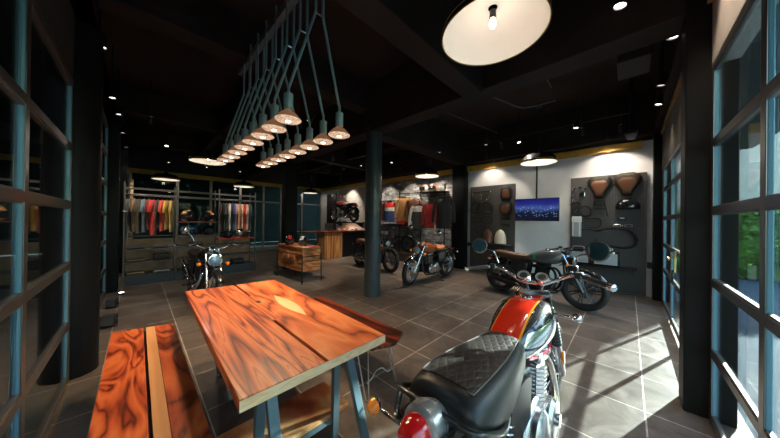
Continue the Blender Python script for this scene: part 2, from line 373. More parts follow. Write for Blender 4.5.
struct(MB().bb(-0.74, -0.62, -2.6, -0.62, 0, 4.2), 'wall_passage_side', pas, smooth=False)
pf = mat('dark_passage_floor', (0.06, 0.065, 0.07), 0.3, vary=0.2)
mb = MB(); mb.bb(-4.2, -0.62, -2.6, 16.2, -0.14, -0.02); mb.bb(-0.62, 9.5, 12.4, 16.2, -0.14, -0.02); struct(mb, 'floor_passage', pf, smooth=False)
# terrace and garden outside the daylight windows
terr = mat('pale_terrace_paving', (0.085, 0.11, 0.135), 0.95, vary=0.15, vscale=2, ior=1.15)
struct(MB().bb(-0.62, 40, -9, -0.62, -0.16, -0.03), 'terrace_ground', terr, smooth=False)
struct(MB().bb(-12, 60, -60, -9, -0.3, -0.1), 'ground_lawn', mat('lawn_green', (0.1, 0.2, 0.05), 0.9, vary=0.4, vscale=3), smooth=False)
leaf = mat('leaf_green', (0.16, 0.34, 0.06), 0.55, vary=0.5, vscale=2.5)
leaf2 = mat('leaf_dark_green', (0.05, 0.15, 0.035), 0.55, vary=0.5, vscale=2.5)
def leafy(name, label, cat, x0, x1, y0, y1, z0, z1, n, m, size=0.12, seed=1, round_=False, core=True):
    rnd = random.Random(seed); mb = MB(); cx, cy, cz = (x0+x1)/2, (y0+y1)/2, (z0+z1)/2
    for i in range(n):
        if round_:
            d = Vector((rnd.gauss(0, 1), rnd.gauss(0, 1), rnd.gauss(0, 1))).normalized()*rnd.uniform(0.72, 1.05)
            p = Vector((cx+d.x*(x1-x0)/2, cy+d.y*(y1-y0)/2, cz+d.z*(z1-z0)/2))
        else:
            f = rnd.choice((0, 1, 2, 3, 4)); p = Vector((rnd.uniform(x0, x1), rnd.uniform(y0, y1), rnd.uniform(z0, z1))); j = rnd.gauss(0, 0.07)
            if f == 0: p.x = x0+j
            elif f == 1: p.x = x1+j
            elif f == 2: p.y = y0+j
            elif f == 3: p.y = y1+j
            else: p.z = z1+j
        q = Matrix.Rotation(rnd.uniform(0, 6.3), 4, 'Z') @ Matrix.Rotation(rnd.uniform(-1.3, 1.3), 4, 'X'); s_ = size*rnd.uniform(0.6, 1.3)
        mb.add([(-s_*0.35, 0, 0), (0, -s_*0.5, 0.02), (s_*0.35, 0, 0), (0, s_*0.6, 0.02)], [(0, 1, 2, 3)], Matrix.Translation(p) @ q)
    if core:
        if round_: mb.sphere((cx, cy, cz), ((x1-x0)*0.41, (y1-y0)*0.41, (z1-z0)*0.41), 14, 8)
        else: mb.bb(x0+0.12, x1-0.12, y0+0.12, y1-0.12, 0, z1-0.1)
    return mb
def tree(label, x, y, h, rad, seed, m):
    t = thing('tree', label, 'tree', (x, y, -0.1)); T = Matrix.Translation((-x, -y, 0.1))
    MB().tube([(0, 0, 0), (0.05, 0.03, h*0.3), (0, 0.08, h*0.55)], [rad*0.09, rad*0.07, rad*0.04], 10).build('trunk', mat('bark', (0.09, 0.06, 0.04), 0.9, bump=0.5, bscale=20), t)
    mb = leafy('', '', '', -rad, rad, -rad, rad, h*0.28, h, 2600, m, 0.3, seed, True); mb.build('crown', m, t, smooth=False)
    return t
o = leafy('', '', '', 11.4, 12.5, -3.6, -0.7, 0, 1.75, 7000, leaf, 0.16, 3).build('clipped_hedge', leaf, smooth=False)
tag(o, 'tall clipped green hedge standing outside the door window at the end of the terrace', 'hedge')
out_w = mat('beige_render', (0.62, 0.56, 0.48), 0.8, vary=0.08)
t = thing('sun_block_building', 'beige garden building with a flat roof behind the clipped hedge outside, placed and sized to block the sun', 'building', (14.3, -0.5, 0)); TG = Matrix.Translation((-14, 0.5, 0))  # placed and sized to block the sun beyond the far mullion
MB().bb(12.8, 15.5, -3.3, 2.0, -0.1, 5.3, TG).build('wall', out_w, t, smooth=False)
MB().bb(12.7, 15.6, -3.36, 2.1, 5.3, 5.45, TG).build('roof', mat('grey_flat_roof', (0.25, 0.25, 0.26), 0.7), t, smooth=False)
for yy in (-1.9, 0.2): MB().bb(12.77, 12.8, yy-0.5, yy+0.5, 3.2, 4.4, TG).build('window', mat('dark_outside_window', (0.03, 0.04, 0.05), 0.1), t, smooth=False)
o = leafy('', '', '', 5.2, 26, -9.6, -8.6, 0, 1.9, 12000, leaf, 0.2, 5).build('boundary_hedge', leaf, smooth=False)
tag(o, 'long low green hedge bordering the terrace outside', 'hedge')
tree('broad bright green garden tree nearest to the terrace outside', 9.5, -12.5, 7.0, 2.4, 11, leaf)
tree('dark green garden tree behind the long hedge', 19.0, -14.0, 9.0, 3.4, 12, leaf2)
tree('tall pale green tree farthest down the garden', 31.0, -4.0, 9.5, 3.2, 13, leaf)
# ------------------------------------------------------------------ lamps
def plight(name, kind, loc, energy, color=(1, 0.78, 0.55), size=0.05, aim=None, cone=60, blend=0.5, parent=None):
    l = bpy.data.lights.new(name, kind); l.energy = energy; l.color = color
    if kind in ('SPOT', 'POINT'): l.shadow_soft_size = size
    if kind == 'SPOT': l.spot_size = R(cone); l.spot_blend = blend
    if kind == 'AREA': l.size = size
    o = bpy.data.objects.new(name, l); COL.objects.link(o); o.location = loc
    if aim is not None: o.rotation_euler = (Vector(loc)-Vector(aim)).to_track_quat('Z', 'Y').to_euler()
    if parent is not None: o.parent = parent
    return o
bulb_warm = mat('lit_bulb_warm', (1, 0.9, 0.75), 0.4, emit=(1, 0.78, 0.5), estr=20)
lens_white = mat('lit_spot_lens', (1, 1, 1), 0.4, emit=(1, 0.93, 0.82), estr=9)
lens_dim = mat('dim_spot_lens', (0.5, 0.5, 0.5), 0.3, emit=(1, 0.93, 0.85), estr=0.8)
shade_in = mat('cream_enamel', (0.80, 0.75, 0.69), 0.5)
shade_out = mat('glossy_black_enamel', (0.012, 0.012, 0.013), 0.18, coat=0.8)
gold = mat('antique_brass', (0.55, 0.38, 0.14), 0.3, 1.0)
wire_m = mat('black_cable', (0.01, 0.01, 0.01), 0.6)
def pendant(x, y, z, d, label, energy, flat=False):
    t = thing('pendant_lamp', label, 'lamp', (x, y, z), 0, 'black dome pendant lamps'); r = d/2; h = 0.2 if not flat else 0.16
    po = [(r, 0), (r*1.005, 0.02), (r*0.985, 0.045), (r*0.93, h*0.5), (r*0.74, h*0.82), (r*0.45, h*0.97), (0.07, h*1.05), (0.05, h*1.3), (0.02, h*1.35)]
    MB().lathe(po, n=56, cap=False).build('shade', shade_out, t)
    pi_ = [(r*0.985, 0.001), (r*0.965, 0.04), (r*0.9, h*0.46), (r*0.7, h*0.76), (r*0.4, h*0.9), (0.03, h*0.93)]
    MB().lathe(pi_, n=56, cap=False).build('shade_lining', shade_in, t, label='cream enamel inside of the shade')
    MB().lathe([(r*0.985, -0.003), (r*1.006, -0.003), (r*1.006, 0.008), (r*0.985, 0.008)], n=56, cap=False).build('rim', gold, t)
    MB().lathe([(r*0.99, 0.036), (r*1.0, 0.04), (r*0.99, 0.046)], n=56, cap=False).build('rim_band', gold, t)
    MB().lathe([(0.02, h*0.85), (0.024, h*0.6), (0.024, h*0.55)], n=16).build('bulb_socket', black_metal, t)
    MB().lathe([(0.001, h*0.22), (0.014, h*0.25), (0.022, h*0.34), (0.019, h*0.46), (0.014, h*0.56)], n=16).build('bulb', bulb_warm, t, label='glowing bulb')
    MB().tube([(0, 0, h*1.3), (0, 0, CEIL-z-0.03)], 0.006).build('cable', wire_m, t)
    MB().lathe([(0.06, CEIL-z-0.035), (0.06, CEIL-z)], n=20).build('ceiling_rose', black_metal, t)
    plight('pendant_light', 'POINT', (0, 0, h*0.1-0.03), energy, (1, 0.88, 0.76), 0.05, parent=t)
    return t
pendant(1.71, 0.69, 2.75, 0.69, 'very large black dome pendant lamp cut off by the top edge of the photo', 1.9)
pendant(6.15, 1.44, 2.75, 0.70, 'black dome pendant lamp hanging in front of the television pole', 6)
pendant(5.95, 4.30, 2.75, 0.70, 'black dome pendant lamp hanging in front of the grey brick wall', 6)
pendant(1.13, 7.07, 2.75, 0.72, 'black dome pendant lamp hanging just behind the end of the bulb chandelier', 3.5)
pendant(0.665, 11.55, 2.75, 0.76, 'black dome pendant lamp above the T-shirt rack with yellow shirts', 4)
pendant(3.06, 11.5, 2.75, 0.75, 'black dome pendant lamp above the rack of pale and red shirts', 4)
pendant(6.10, 11.6, 2.75, 0.66, 'small distant dome pendant lamp near the far glass corner beside the dark door', 5)

def spot(x, y, z, label, aim, energy, cone=70, dim=False, color=(1, 0.86, 0.68), r=0.045, group='black ceiling spotlights', top=None):
    t = thing('spotlight', label, 'spotlight', (x, y, z), 0, group)
    d = (Vector(aim)-Vector((x, y, z))).normalized(); o = Vector((0, 0, 0))
    MB().lathe([(r*0.7, -0.15), (r, -0.13), (r, 0.0), (r*0.86, 0.004), (r*0.84, -0.012)], o, d, 20, cap=False).build('housing', black_metal, t)
    MB().lathe([(0.0002, -0.01), (r*0.85, -0.01)], o, d, 20, cap=False).build('lens', lens_dim if dim else lens_white, t, label='lit lens')
    tz = (top if top else CEIL)-z; p = o-d*0.09
    MB().tube([p, (p.x, p.y, tz)], 0.008).build('stem', black_metal, t)
    if energy: plight('spot_beam', 'SPOT', tuple(d*0.02), energy*(2.1 if aim[2] < 1.0 and z < 3.25 else 1.25), color, 0.03, tuple(d), cone, 0.6, t)
    return t
LS = 'ceiling spotlight in the row along the left-hand glazing'
for (x, y, z), lab, en in [((-0.287, 3.925, 3.2), 'largest ceiling spotlight beside the left dark column, first of the row along the glazing', 25), ((-0.284, 5.486, 3.2), 'second ceiling spotlight from the left dark column along the glazing', 18),
        ((-0.252, 6.292, 3.2), 'third ceiling spotlight from the left dark column along the glazing', 18), ((-0.243, 7.619, 3.2), 'fourth ceiling spotlight from the left dark column along the glazing', 18), ((-0.227, 9.084, 3.2), 'fifth and farthest ceiling spotlight of the row along the glazing', 10)]:
    spot(x, y, z, lab, (x+0.25, y+0.1, 0), en, 60, top=3.25 if False else CEIL)
for (x, y, z), lab, aim, en, dim in [((2.696, 0.063, 3.2), 'bright ceiling spotlight at the top edge just past the very large pendant lamp', (2.3, 0.6, 0), 20, False), ((3.482, -0.28, 3.2), 'bright oval ceiling spotlight nearest to the pier between the windows', (3.3, 0.4, 0), 30, False),
        ((4.621, -0.28, 3.2), 'dim thin ceiling spotlight above the door window', (4.6, 0.3, 0), 4, True), ((5.335, -0.3, 3.2), 'small round ceiling spotlight above the far door window', (5.3, 0.4, 0), 20, False), ((2.35, -0.12, 3.32), 'small washer spotlight lighting the cream panel above the big window', (2.45, -0.44, 2.75), 26, False),
        ((2.582, 1.37, 3.2), 'bare glaring spotlight right below the rim of the very large pendant lamp', (0.9, 2.0, 0.7), 60, False)]:
    spot(x, y, z, lab, aim, en, 75, dim)
for (x, y, z), lab, aim, en, cone in [((6.1, 2.20, 3.2), 'track spotlight pointing at the narrow pegboard of handlebars', (7.0, 2.3, 1.9), 30, 50), ((5.873, 1.757, 3.2), 'lit track spotlight just before the television pole', (5.6, 1.2, 0.7), 90, 90),
        ((6.2, 0.68, 3.2), 'track spotlight pointing at the wide pegboard of seats', (7.0, 0.60, 1.9), 35, 50), ((6.62, 2.80, 3.14), 'wall-washing spotlight right above the narrow pegboard', (7.0, 2.8, 2.15), 20, 100), ((6.62, 0.33, 3.14), 'wall-washing spotlight right above the wide pegboard', (7.0, 0.33, 2.15), 24, 105), ((5.569, 2.369, 3.2), 'upright unlit track spotlight between the two pale wall pendants', (5.5, 2.3, 0), 10, 60),
        ((5.66, 0.716, 3.2), 'dark cylinder track spotlight above the television', (5.3, 1.0, 0), 25, 60), ((6.5, 0.1, 3.2), 'dark track spotlight closest to the white wall corner', (7.0, 0.0, 2.2), 25, 70),
        ((5.0, 3.25, 3.08), 'tilted track spotlight above the pendant at the brick wall', (5.0, 3.6, 0.3), 110, 60), ((5.398, 5.223, 3.2), 'ceiling spotlight just past the round blue-black column', (5.2, 5.2, 0.5), 80, 60),
        ((6.2, 5.6, 3.15), 'small lit spotlight close above the ochre beam at the brick wall', (7.0, 5.7, 1.7), 90, 80), ((6.2, 4.35, 3.15), 'dark spotlight hung before the brick pillar', (7.0, 4.6, 1.7), 80, 80), ((6.2, 6.9, 3.15), 'spotlight hidden above the striped jacket on the brick wall', (7.0, 6.9, 1.7), 70, 80),
        ((5.075, 6.298, 3.2), 'small ceiling spotlight just before the round blue-black column', (4.9, 6.4, 0), 60, 60), ((5.026, 7.21, 3.2), 'middle small ceiling spotlight of the three between the columns', (5.0, 7.6, 0), 60, 60), ((4.979, 8.108, 3.2), 'small ceiling spotlight nearest to the square dark column, lit', (5.0, 8.2, 0.9), 60, 60),
        ((6.3, 9.2, 3.15), 'spotlight aimed at the wall-mounted motorcycle display', (7.0, 9.3, 1.8), 110, 80),
        ((0.469, 8.181, 3.2), 'bright round spotlight hanging above the T-shirt rack', (0.3, 7.6, 1.2), 30, 60), ((0.673, 10.592, 3.2), 'small ceiling light above the yellow shirts', (0.6, 10.4, 0), 20, 70), ((1.657, 10.604, 3.2), 'small ceiling light below the rearmost chandelier bulbs', (1.6, 10.4, 0), 20, 70), ((2.674, 10.566, 3.2), 'small ceiling light above the rack of pale shirts', (2.6, 10.4, 0), 20, 70),
        ((0.15, 6.5, 3.2), 'slim spotlight added to brighten the dark end of the T-shirt rack', (0.2, 7.6, 1.5), 90, 50), ((1.9, 6.5, 3.2), 'slim spotlight added to brighten the rack of pale and red shirts', (1.85, 7.6, 1.5), 80, 50), ((2.2, 4.6, 3.2), 'slim spotlight added to brighten the wooden console', (2.65, 5.5, 0.6), 130, 45), ((4.2, 6.6, 3.2), 'slim spotlight added to brighten the planks of the reception counter', (4.95, 7.9, 0.7), 90, 45), ((2.0, 3.9, 3.1), 'slim spotlight beyond the far end of the chandelier', (0.8, 4.7, 0.7), 60, 50)]:  # spotlights at racks, console and counter are added to brighten them
    spot(x, y, z, lab, aim, en, cone, en < 11)
# track rails and conduits
def rail(label, pts, r=0.014, name='lighting_track', cat='lighting track', m=black_metal, group=None):
    return tag(MB().tube(pts, r, 6).build(name, m, label=label), label, cat, group)
rail('black lighting track running parallel to the white television wall', [(6.1, 0.0, 3.42), (6.1, 3.4, 3.42)])
rail('black lighting track running along the grey brick wall', [(6.2, 3.9, 3.42), (6.2, 10, 3.42)])
cm = mat('grey_conduit', (0.10, 0.10, 0.105), 0.45, 0.5)
rail('thin grey conduit running along the ceiling past the large pendant', [(0.8, 0.9, 3.6), (4.6, 0.9, 3.6)], 0.012, 'ceiling_conduit', 'conduit', cm)
rail('bent grey conduit below the ceiling beyond the crossing beams', spline([(3.4, 1.7, 3.4), (3.9, 1.4, 3.3), (4.6, 1.3, 3.4), (4.9, 0.9, 3.5)], 5), 0.012, 'ceiling_conduit', 'conduit', cm)
rail('thin straight grey conduit on the ceiling leading toward the television wall', [(3.5, 2.6, 3.5), (5.8, 2.2, 3.5)], 0.010, 'ceiling_conduit', 'conduit', cm)
rail('thin grey wire looping below the dark ceiling near the chandelier', spline([(1.7, 1.0, 3.4), (1.75, 0.9, 3.1), (1.85, 0.85, 3.12), (1.95, 0.75, 3.5)], 6), 0.006, 'ceiling_cable', 'cable', cm)
t = thing('security_camera', 'small round security camera hanging below the ceiling near the white wall corner', 'camera', (6.1, -0.02, 3.02))
MB().lathe([(0.0, -0.09), (0.05, -0.08), (0.075, -0.04), (0.08, 0)], n=20).build('lens_dome', mat('grey_dome', (0.25, 0.25, 0.26), 0.2), t)
MB().lathe([(0.085, 0), (0.085, 0.05), (0.03, 0.07), (0.03, CEIL-3.02)], n=20).build('housing', black_metal, t)
mb = MB().bb(4.05, 4.55, -0.18, 0.12, 3.38, 3.62); tag(mb.build('ceiling_speaker_box', mat('matte_grey_box', (0.035, 0.035, 0.037), 0.6), bevel=0.01, smooth=False), 'dark grey box hung below the ceiling near the window corner', 'box')

# chandelier of sixteen crystal bulbs on bent conduit arms
def crystal_mat():
    m = bpy.data.materials.new('lit_crystal_glass'); m.use_nodes = True; t = m.node_tree; b = t.nodes['Principled BSDF']; L = t.links.new
    tc = N(t, 'ShaderNodeTexCoord'); vo = N(t, 'ShaderNodeTexVoronoi', Scale=75.0); L(tc.outputs['Object'], vo.inputs['Vector'])
    L(ramp(t, vo.outputs['Distance'], [(0.0, (1.0, 0.86, 0.66)), (0.45, (0.75, 0.5, 0.32)), (0.9, (0.16, 0.08, 0.05))]), b.inputs['Emission Color'])
    b.inputs['Emission Strength'].default_value = 0.85; b.inputs['Base Color'].default_value = (0.5, 0.4, 0.33, 1); b.inputs['Roughness'].default_value = 0.12
    return m
ch = thing('bulb_chandelier', 'blue-grey linear chandelier of sixteen crystal bulbs on bent arms above the table', 'chandelier', (1.0, 2.7, 3.5)); TC = Matrix.Translation((-1.0, -2.7, -3.5))
arm_m = mat('blue_grey_conduit', (0.22, 0.33, 0.37), 0.42, 0.3); sock_m = mat('blue_grey_socket', (0.20, 0.30, 0.33), 0.45, 0.2)
MB().bb(0.955, 1.015, 1.55, 3.95, 3.46, 3.53, TC).build('rail', mat('grey_rail', (0.12, 0.15, 0.16), 0.5), ch, bevel=0.004)
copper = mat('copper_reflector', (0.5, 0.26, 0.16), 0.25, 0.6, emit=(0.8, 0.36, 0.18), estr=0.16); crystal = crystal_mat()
for k in range(2):
    y = 1.75+k*2.1; MB().tube([(0.985, y, 3.5), (0.985, y, CEIL)], 0.012, M=TC).build('hanger_rod', arm_m, ch)
for k in range(8):
    y = 1.83+k*0.268
    for sx, bxp in ((-1, 0.775), (1, 1.225)):
        x0 = 0.985+sx*0.032; T = TC
        pts = [(x0, y-0.06, 3.6), (x0, y-0.06, 3.08), (x0+sx*0.012, y-0.055, 3.03), (bxp-sx*0.012, y, 2.47), (bxp, y, 2.43), (bxp, y, 2.36)]
        a = MB().tube(pts, 0.0115, 8, M=T).build('arm', arm_m, ch)
        MB().lathe([(0.026, 2.385), (0.034, 2.38), (0.034, 2.27), (0.03, 2.262)], (bxp, y, 0), n=16, M=T).build('bulb_socket', sock_m, a)
        MB().lathe([(0.026, 2.264), (0.031, 2.256), (0.056, 2.236), (0.084, 2.205), (0.094, 2.188)], (bxp, y, 0), n=24, M=T, cap=False).build('reflector', copper, a)
        MB().lathe([(0.093, 2.189), (0.086, 2.182), (0.055, 2.177), (0.001, 2.175)], (bxp, y, 0), n=24, M=T, cap=False).build('crystal_bulb', crystal, a, label='glowing faceted crystal bulb')
        MB().lathe([(0.001, 2.1725), (0.017, 2.1735), (0.018, 2.177)], (bxp, y, 0), n=12, M=T).build('filament', bulb_warm, a)
    MB().tube([(0.95, y-0.058, 3.075), (1.02, y-0.058, 3.075)], 0.008, 6, M=TC).build('arm_clip', chrome, ch)
for k in range(4):
    for bxp in (0.775, 1.225):
        y = 1.83+(k*2+0.5)*0.268
        plight('bulb_light', 'SPOT', (bxp-1.0, y-2.7, 2.15-3.5), 32, (1, 0.73, 0.45), 0.08, (bxp-1.0, y-2.7, 0-3.5), 130, 0.8, ch)

# ------------------------------------------------------------------ table, benches
W1 = [(0.0, (0.07, 0.010, 0.004)), (0.16, (0.30, 0.045, 0.014)), (0.5, (0.55, 0.125, 0.036)), (0.85, (0.66, 0.19, 0.062)), (1.0, (0.42, 0.08, 0.022))]
W2 = [(0.0, (0.16, 0.026, 0.009)), (0.25, (0.46, 0.10, 0.03)), (0.65, (0.60, 0.150, 0.045)), (1.0, (0.70, 0.23, 0.08))]
W3 = [(0.0, (0.10, 0.014, 0.005)), (0.25, (0.36, 0.055, 0.014)), (0.65, (0.55, 0.105, 0.026)), (1.0, (0.64, 0.16, 0.045))]
WL = [(0.0, (0.55, 0.22, 0.08)), (0.5, (0.72, 0.36, 0.15)), (1.0, (0.66, 0.30, 0.12))]
WD = [(0.0, (0.012, 0.003, 0.002)), (0.5, (0.10, 0.014, 0.006)), (1.0, (0.22, 0.035, 0.013))]
sap = wood('pale_sapwood', [(0.0, (0.74, 0.44, 0.2)), (1.0, (0.86, 0.62, 0.34))], 5, rings=2)
tb = thing('wooden_table', 'large orange-brown slab-top table with blue-grey trestle legs', 'table', (0.65, 1.95, 0))
TT = Matrix.Translation((-0.65, -1.95, 0))
def slab(poly, z0, z1, name, m, parent, T, bevel=0.004, **kw): return MB().prism(poly, z0, z1, 'z', T).build(name, m, parent, smooth=False, bevel=bevel, **kw)
slab([(0.27, 1.035), (0.632, 1.03), (0.632, 1.70), (0.6835, 1.70), (0.6835, 2.86), (0.305, 2.92)], 0.722, 0.77, 'table_plank', wood('table_wood_dark_figure', W1, 1.3, (8.5, 0.5, 5), 9.0, dist=0.45), tb, TT, label='plank with dark wavy grain')
slab([(0.650, 1.03), (1.03, 1.035), (1.065, 2.82), (0.697, 2.855), (0.697, 2.38), (0.684, 2.38), (0.684, 1.72), (0.650, 1.72)], 0.722, 0.77, 'table_plank', wood('table_wood_pale_figure', W2, 4.1, (4.0, 0.8, 5), 4.5, dist=0.7), tb, TT, label='plank with paler grain')
pts = [(0.835+0.01*t/10+0.05*sin(pi*t/10)*s_, 1.62+0.62*t/10) for s_, rng in ((1, range(11)), (-1, range(9, 0, -1))) for t in rng]
slab(pts, 0.766, 0.7707, 'sapwood_streak', sap, tb, TT, bevel=0, label='pale lens-shaped sapwood streak')
slab([(0.675, 2.12), (0.706, 2.12), (0.706, 2.19), (0.675, 2.19)], 0.766, 0.7706, 'hole_patch', mat('dark_hole_shade', (0.03, 0.01, 0.006), 0.5), tb, TT, bevel=0)  # dark patch stands in for the shaded square hole in the joint
mb = MB(); mb.bb(0.27, 1.03, 1.0298, 1.0302, 0.724, 0.768, TT); mb.build('end_grain', wood('table_end_grain', [(0, (0.78, 0.5, 0.25)), (1, (0.88, 0.66, 0.4))], 2, (4, 4, 20)), tb, smooth=False)
for yc in (1.17, 2.48):
    for xx in (0.42, 0.80):
        for sy in (-1, 1):
            xo = 0.0 if yc < 2 else 0.06
            a = Vector((xx+xo+(0.02 if xx > .6 else -.01), yc+sy*0.05, 0.722)); b = Vector((xx+xo+(0.11 if xx > .6 else 0.06 if yc > 2 else 0.02), yc+sy*0.20, 0.0))
            mb = MB(); wx, wy = 0.022, 0.016
            r0 = [(a.x-wx, a.y-wy, a.z), (a.x+wx, a.y-wy, a.z), (a.x+wx, a.y+wy, a.z), (a.x-wx, a.y+wy, a.z)]; r1 = [(b.x-wx, b.y-wy, b.z), (b.x+wx, b.y-wy, b.z), (b.x+wx, b.y+wy, b.z), (b.x-wx, b.y+wy, b.z)]
            mb.loft([r0, r1], M=TT); mb.build('leg', steel_blue, tb, smooth=False, bevel=0.003)
    MB().bb(0.40, 0.84, yc-0.07, yc+0.07, 0.704, 0.722, TT).build('crossbar', steel_blue, tb, smooth=False)
MB().bb(0.42, 0.92, 1.33, 1.36, 0.17, 0.205, TT).build('shelf_bracket', steel_blue, tb, smooth=False)
slab([(0.30, 1.33), (0.99, 1.33), (0.99, 1.63), (0.30, 1.63)], 0.205, 0.235, 'lower_shelf', wood('lower_shelf_wood', [(0, (0.03, 0.01, 0.005)), (0.35, (0.25, 0.05, 0.02)), (0.7, (0.5, 0.17, 0.06)), (1, (0.7, 0.4, 0.17))], 6.6, (1.5, 2, 3), 3.0), tb, TT)
bn = thing('slab_bench', 'long orange wooden slab bench with a black gap, standing between the table and the glazing', 'bench', (0.05, 2.0, 0)); TB = Matrix.Translation((-0.05, -2.0, 0))
slab([(-0.15, 0.75), (0.045, 0.75), (0.045, 3.13), (-0.15, 3.19)], 0.41, 0.45, 'seat_plank', wood('bench_swirl_wood', W3, 2.2, (5.0, 1.3, 5), 5.5, dist=1.6), bn, TB, label='plank with swirling dark grain')
slab([(0.06, 0.75), (0.118, 0.75), (0.118, 3.11), (0.06, 3.12)], 0.41, 0.45, 'seat_plank', wood('bench_pale_strip', WL, 7.7, (6, 0.6, 5), 3), bn, TB, bevel=0.002, label='narrow pale strip')
slab([(0.119, 0.75), (0.25, 0.75), (0.245, 3.06), (0.119, 3.11)], 0.41, 0.45, 'seat_plank', wood('bench_red_wood', W3, 12.4, (5.0, 1.1, 5), 4.5, dist=1.2), bn, TB, bevel=0.003)
MB().bb(0.04, 0.066, 0.8, 3.10, 0.412, 0.425, TB).build('gap_strip', black_metal, bn, smooth=False)
for yy in (1.0, 2.85):
    for xx in (-0.10, 0.20):
        for s_ in (-1, 1): MB().bb(xx-0.015, xx+0.015, yy+s_*0.1-0.012, yy+s_*0.1+0.012, 0, 0.41, TB).build('leg', steel_blue, bn, smooth=False)
b2 = thing('wire_leg_bench', 'dark red wooden bench with a wavy seat and thin wire legs beside the table', 'bench', (1.46, 2.0, 0)); T2 = Matrix.Translation((-1.46, -2.0, 0))
mb = MB(); rings = []
for j in range(13):
    y = 1.40+1.45*j/12; ring = []
    for k in range(9):
        x = 1.27+0.37*k/8; u = (k-4)/4; ring.append((x, y+(0.02*sin(x*20) if j == 0 else 0), 0.435+0.028*u*u))
    for k in range(8, -1, -1):
        x = 1.27+0.37*k/8; u = (k-4)/4; ring.append((x, y+(0.02*sin(x*20) if j == 0 else 0), 0.410+0.028*u*u))
    rings.append(ring)
mb.loft(rings, M=T2).build('seat', wood('bench_dark_red_wood', WD, 3.3, (8, 0.7, 4), 5), b2)
wire = mat('bright_steel_wire', (0.55, 0.58, 0.6), 0.3, 0.9)
for yy, s_ in ((1.50, -1), (2.72, 1)):
    for x0, sx in ((1.33, -1), (1.58, 1)):
        MB().tube([(x0, yy+0.03, 0.415), (x0+sx*0.035, yy-0.03*1, 0.012), (x0+sx*0.05, yy-0.01, 0.012), (x0+sx*0.03, yy+0.16, 0.415)], 0.0055, 6, M=T2).build('leg', wire, b2)
    MB().tube(spline([(1.30, yy, 0.13), (1.36, yy+0.01, 0.14), (1.40, yy, 0.19), (1.47, yy, 0.185), (1.53, yy, 0.13), (1.60, yy, 0.13)], 4), 0.0045, 6, M=T2).build('stretcher', wire, b2)
# ------------------------------------------------------------------ console and counter
con_w = wood('console_wood', [(0, (0.12, 0.03, 0.01)), (0.4, (0.36, 0.12, 0.035)), (0.8, (0.5, 0.2, 0.07)), (1, (0.6, 0.3, 0.12))], 3.1, (1.2, 1.2, 6), 5)
con_p = wood('console_pale_wood', [(0, (0.30, 0.09, 0.03)), (0.5, (0.55, 0.22, 0.085)), (1, (0.66, 0.31, 0.13))], 8.1, (1.5, 1.5, 7), 4)
cn = thing('wooden_console', 'low wooden drawer console on thin black metal legs in the middle of the hall', 'console', (2.74, 5.80, 0), R(3))
w2, l2 = 0.23, 0.62
MB().bb(-w2, w2, -l2, l2, 0.76, 0.81).build('top', con_w, cn, smooth=False, bevel=0.006)
MB().bb(-w2+0.01, w2-0.01, -l2+0.015, l2-0.015, 0.26, 0.76).build('body', con_w, cn, smooth=False, bevel=0.004)
MB().bb(-w2, w2, -l2-0.002, -l2+0.014, 0.52, 0.75).build('end_panel', con_p, cn, smooth=False, label='pale end panel')
MB().bb(-w2, w2, -l2-0.002, -l2+0.014, 0.27, 0.47).build('end_panel', con_p, cn, smooth=False, label='lower pale end panel')
for k in range(2):
    d = MB().bb(-w2-0.008, -w2+0.012, -0.3+k*0.3+0.01, -0.3+k*0.3+0.29, 0.48, 0.62).build('drawer', con_p, cn, smooth=False, bevel=0.003)
    MB().bb(-w2-0.014, -w2-0.006, -0.18+k*0.3, -0.12+k*0.3, 0.535, 0.555).build('drawer_handle', black_metal, d, smooth=False)
MB().bb(-w2-0.006, -w2+0.012, -l2+0.02, l2-0.02, 0.655, 0.665).build('shelf_lip', con_p, cn, smooth=False)
for sx in (-1, 1):
    for sy in (-1, 1): MB().tube([(sx*(w2+0.008), sy*(l2-0.05 if sy > 0 else l2+0.012), 0.66), (sx*(w2+0.012), sy*(l2-0.04 if sy > 0 else l2+0.03), 0.0)], 0.013, 8).build('leg', black_metal, cn)
MB().tube([(-w2-0.008, -l2-0.012, 0.6), (w2+0.008, -l2-0.012, 0.6)], 0.01, 8).build('leg_brace', black_metal, cn)
ctr = thing('reception_counter', 'L-shaped wooden reception counter with a dark red top and a plank front', 'counter', (5.0, 8.1, 0))
plank_w = wood('counter_plank_wood', [(0, (0.14, 0.04, 0.012)), (0.5, (0.4, 0.16, 0.05)), (1, (0.62, 0.32, 0.13))], 1.1, (9, 9, 0.5), 3)
TR = Matrix.Translation((-5.0, -8.1, 0))
MB().bb(4.66, 5.40, 7.76, 8.36, 0, 0.95, TR).build('plank_body', plank_w, ctr, smooth=False, bevel=0.005)
MB().bb(4.62, 6.75, 7.70, 8.42, 0.95, 1.0, TR).build('top', wood('counter_red_top', WD, 2.0, (0.8, 4, 4), 4), ctr, smooth=False, bevel=0.005)
MB().bb(3.7, 4.66, 8.0, 8.42, 0.95, 1.0, TR).build('side_top', wood('counter_red_top', WD, 2.0, (0.8, 4, 4), 4), ctr, smooth=False, bevel=0.005)
MB().bb(5.40, 6.7, 7.86, 8.3, 0, 0.95, TR).build('dark_body', black_metal, ctr, smooth=False)
MB().bb(3.75, 3.81, 8.05, 8.38, 0, 0.95, TR).build('end_leg', black_metal, ctr, smooth=False)
t = thing('counter_monitor', 'small black monitor standing on the wooden reception counter', 'monitor', (5.0, 8.05, 1.0))
MB().bb(-0.18, 0.18, -0.012, 0.012, 0.05, 0.30).build('screen_housing', black_metal, t, smooth=False, bevel=0.004)
MB().bb(-0.02, 0.02, -0.01, 0.015, 0.0, 0.08).build('stand', black_metal, t, smooth=False); MB().bb(-0.09, 0.09, -0.06, 0.06, 0, 0.01).build('base', black_metal, t, smooth=False)
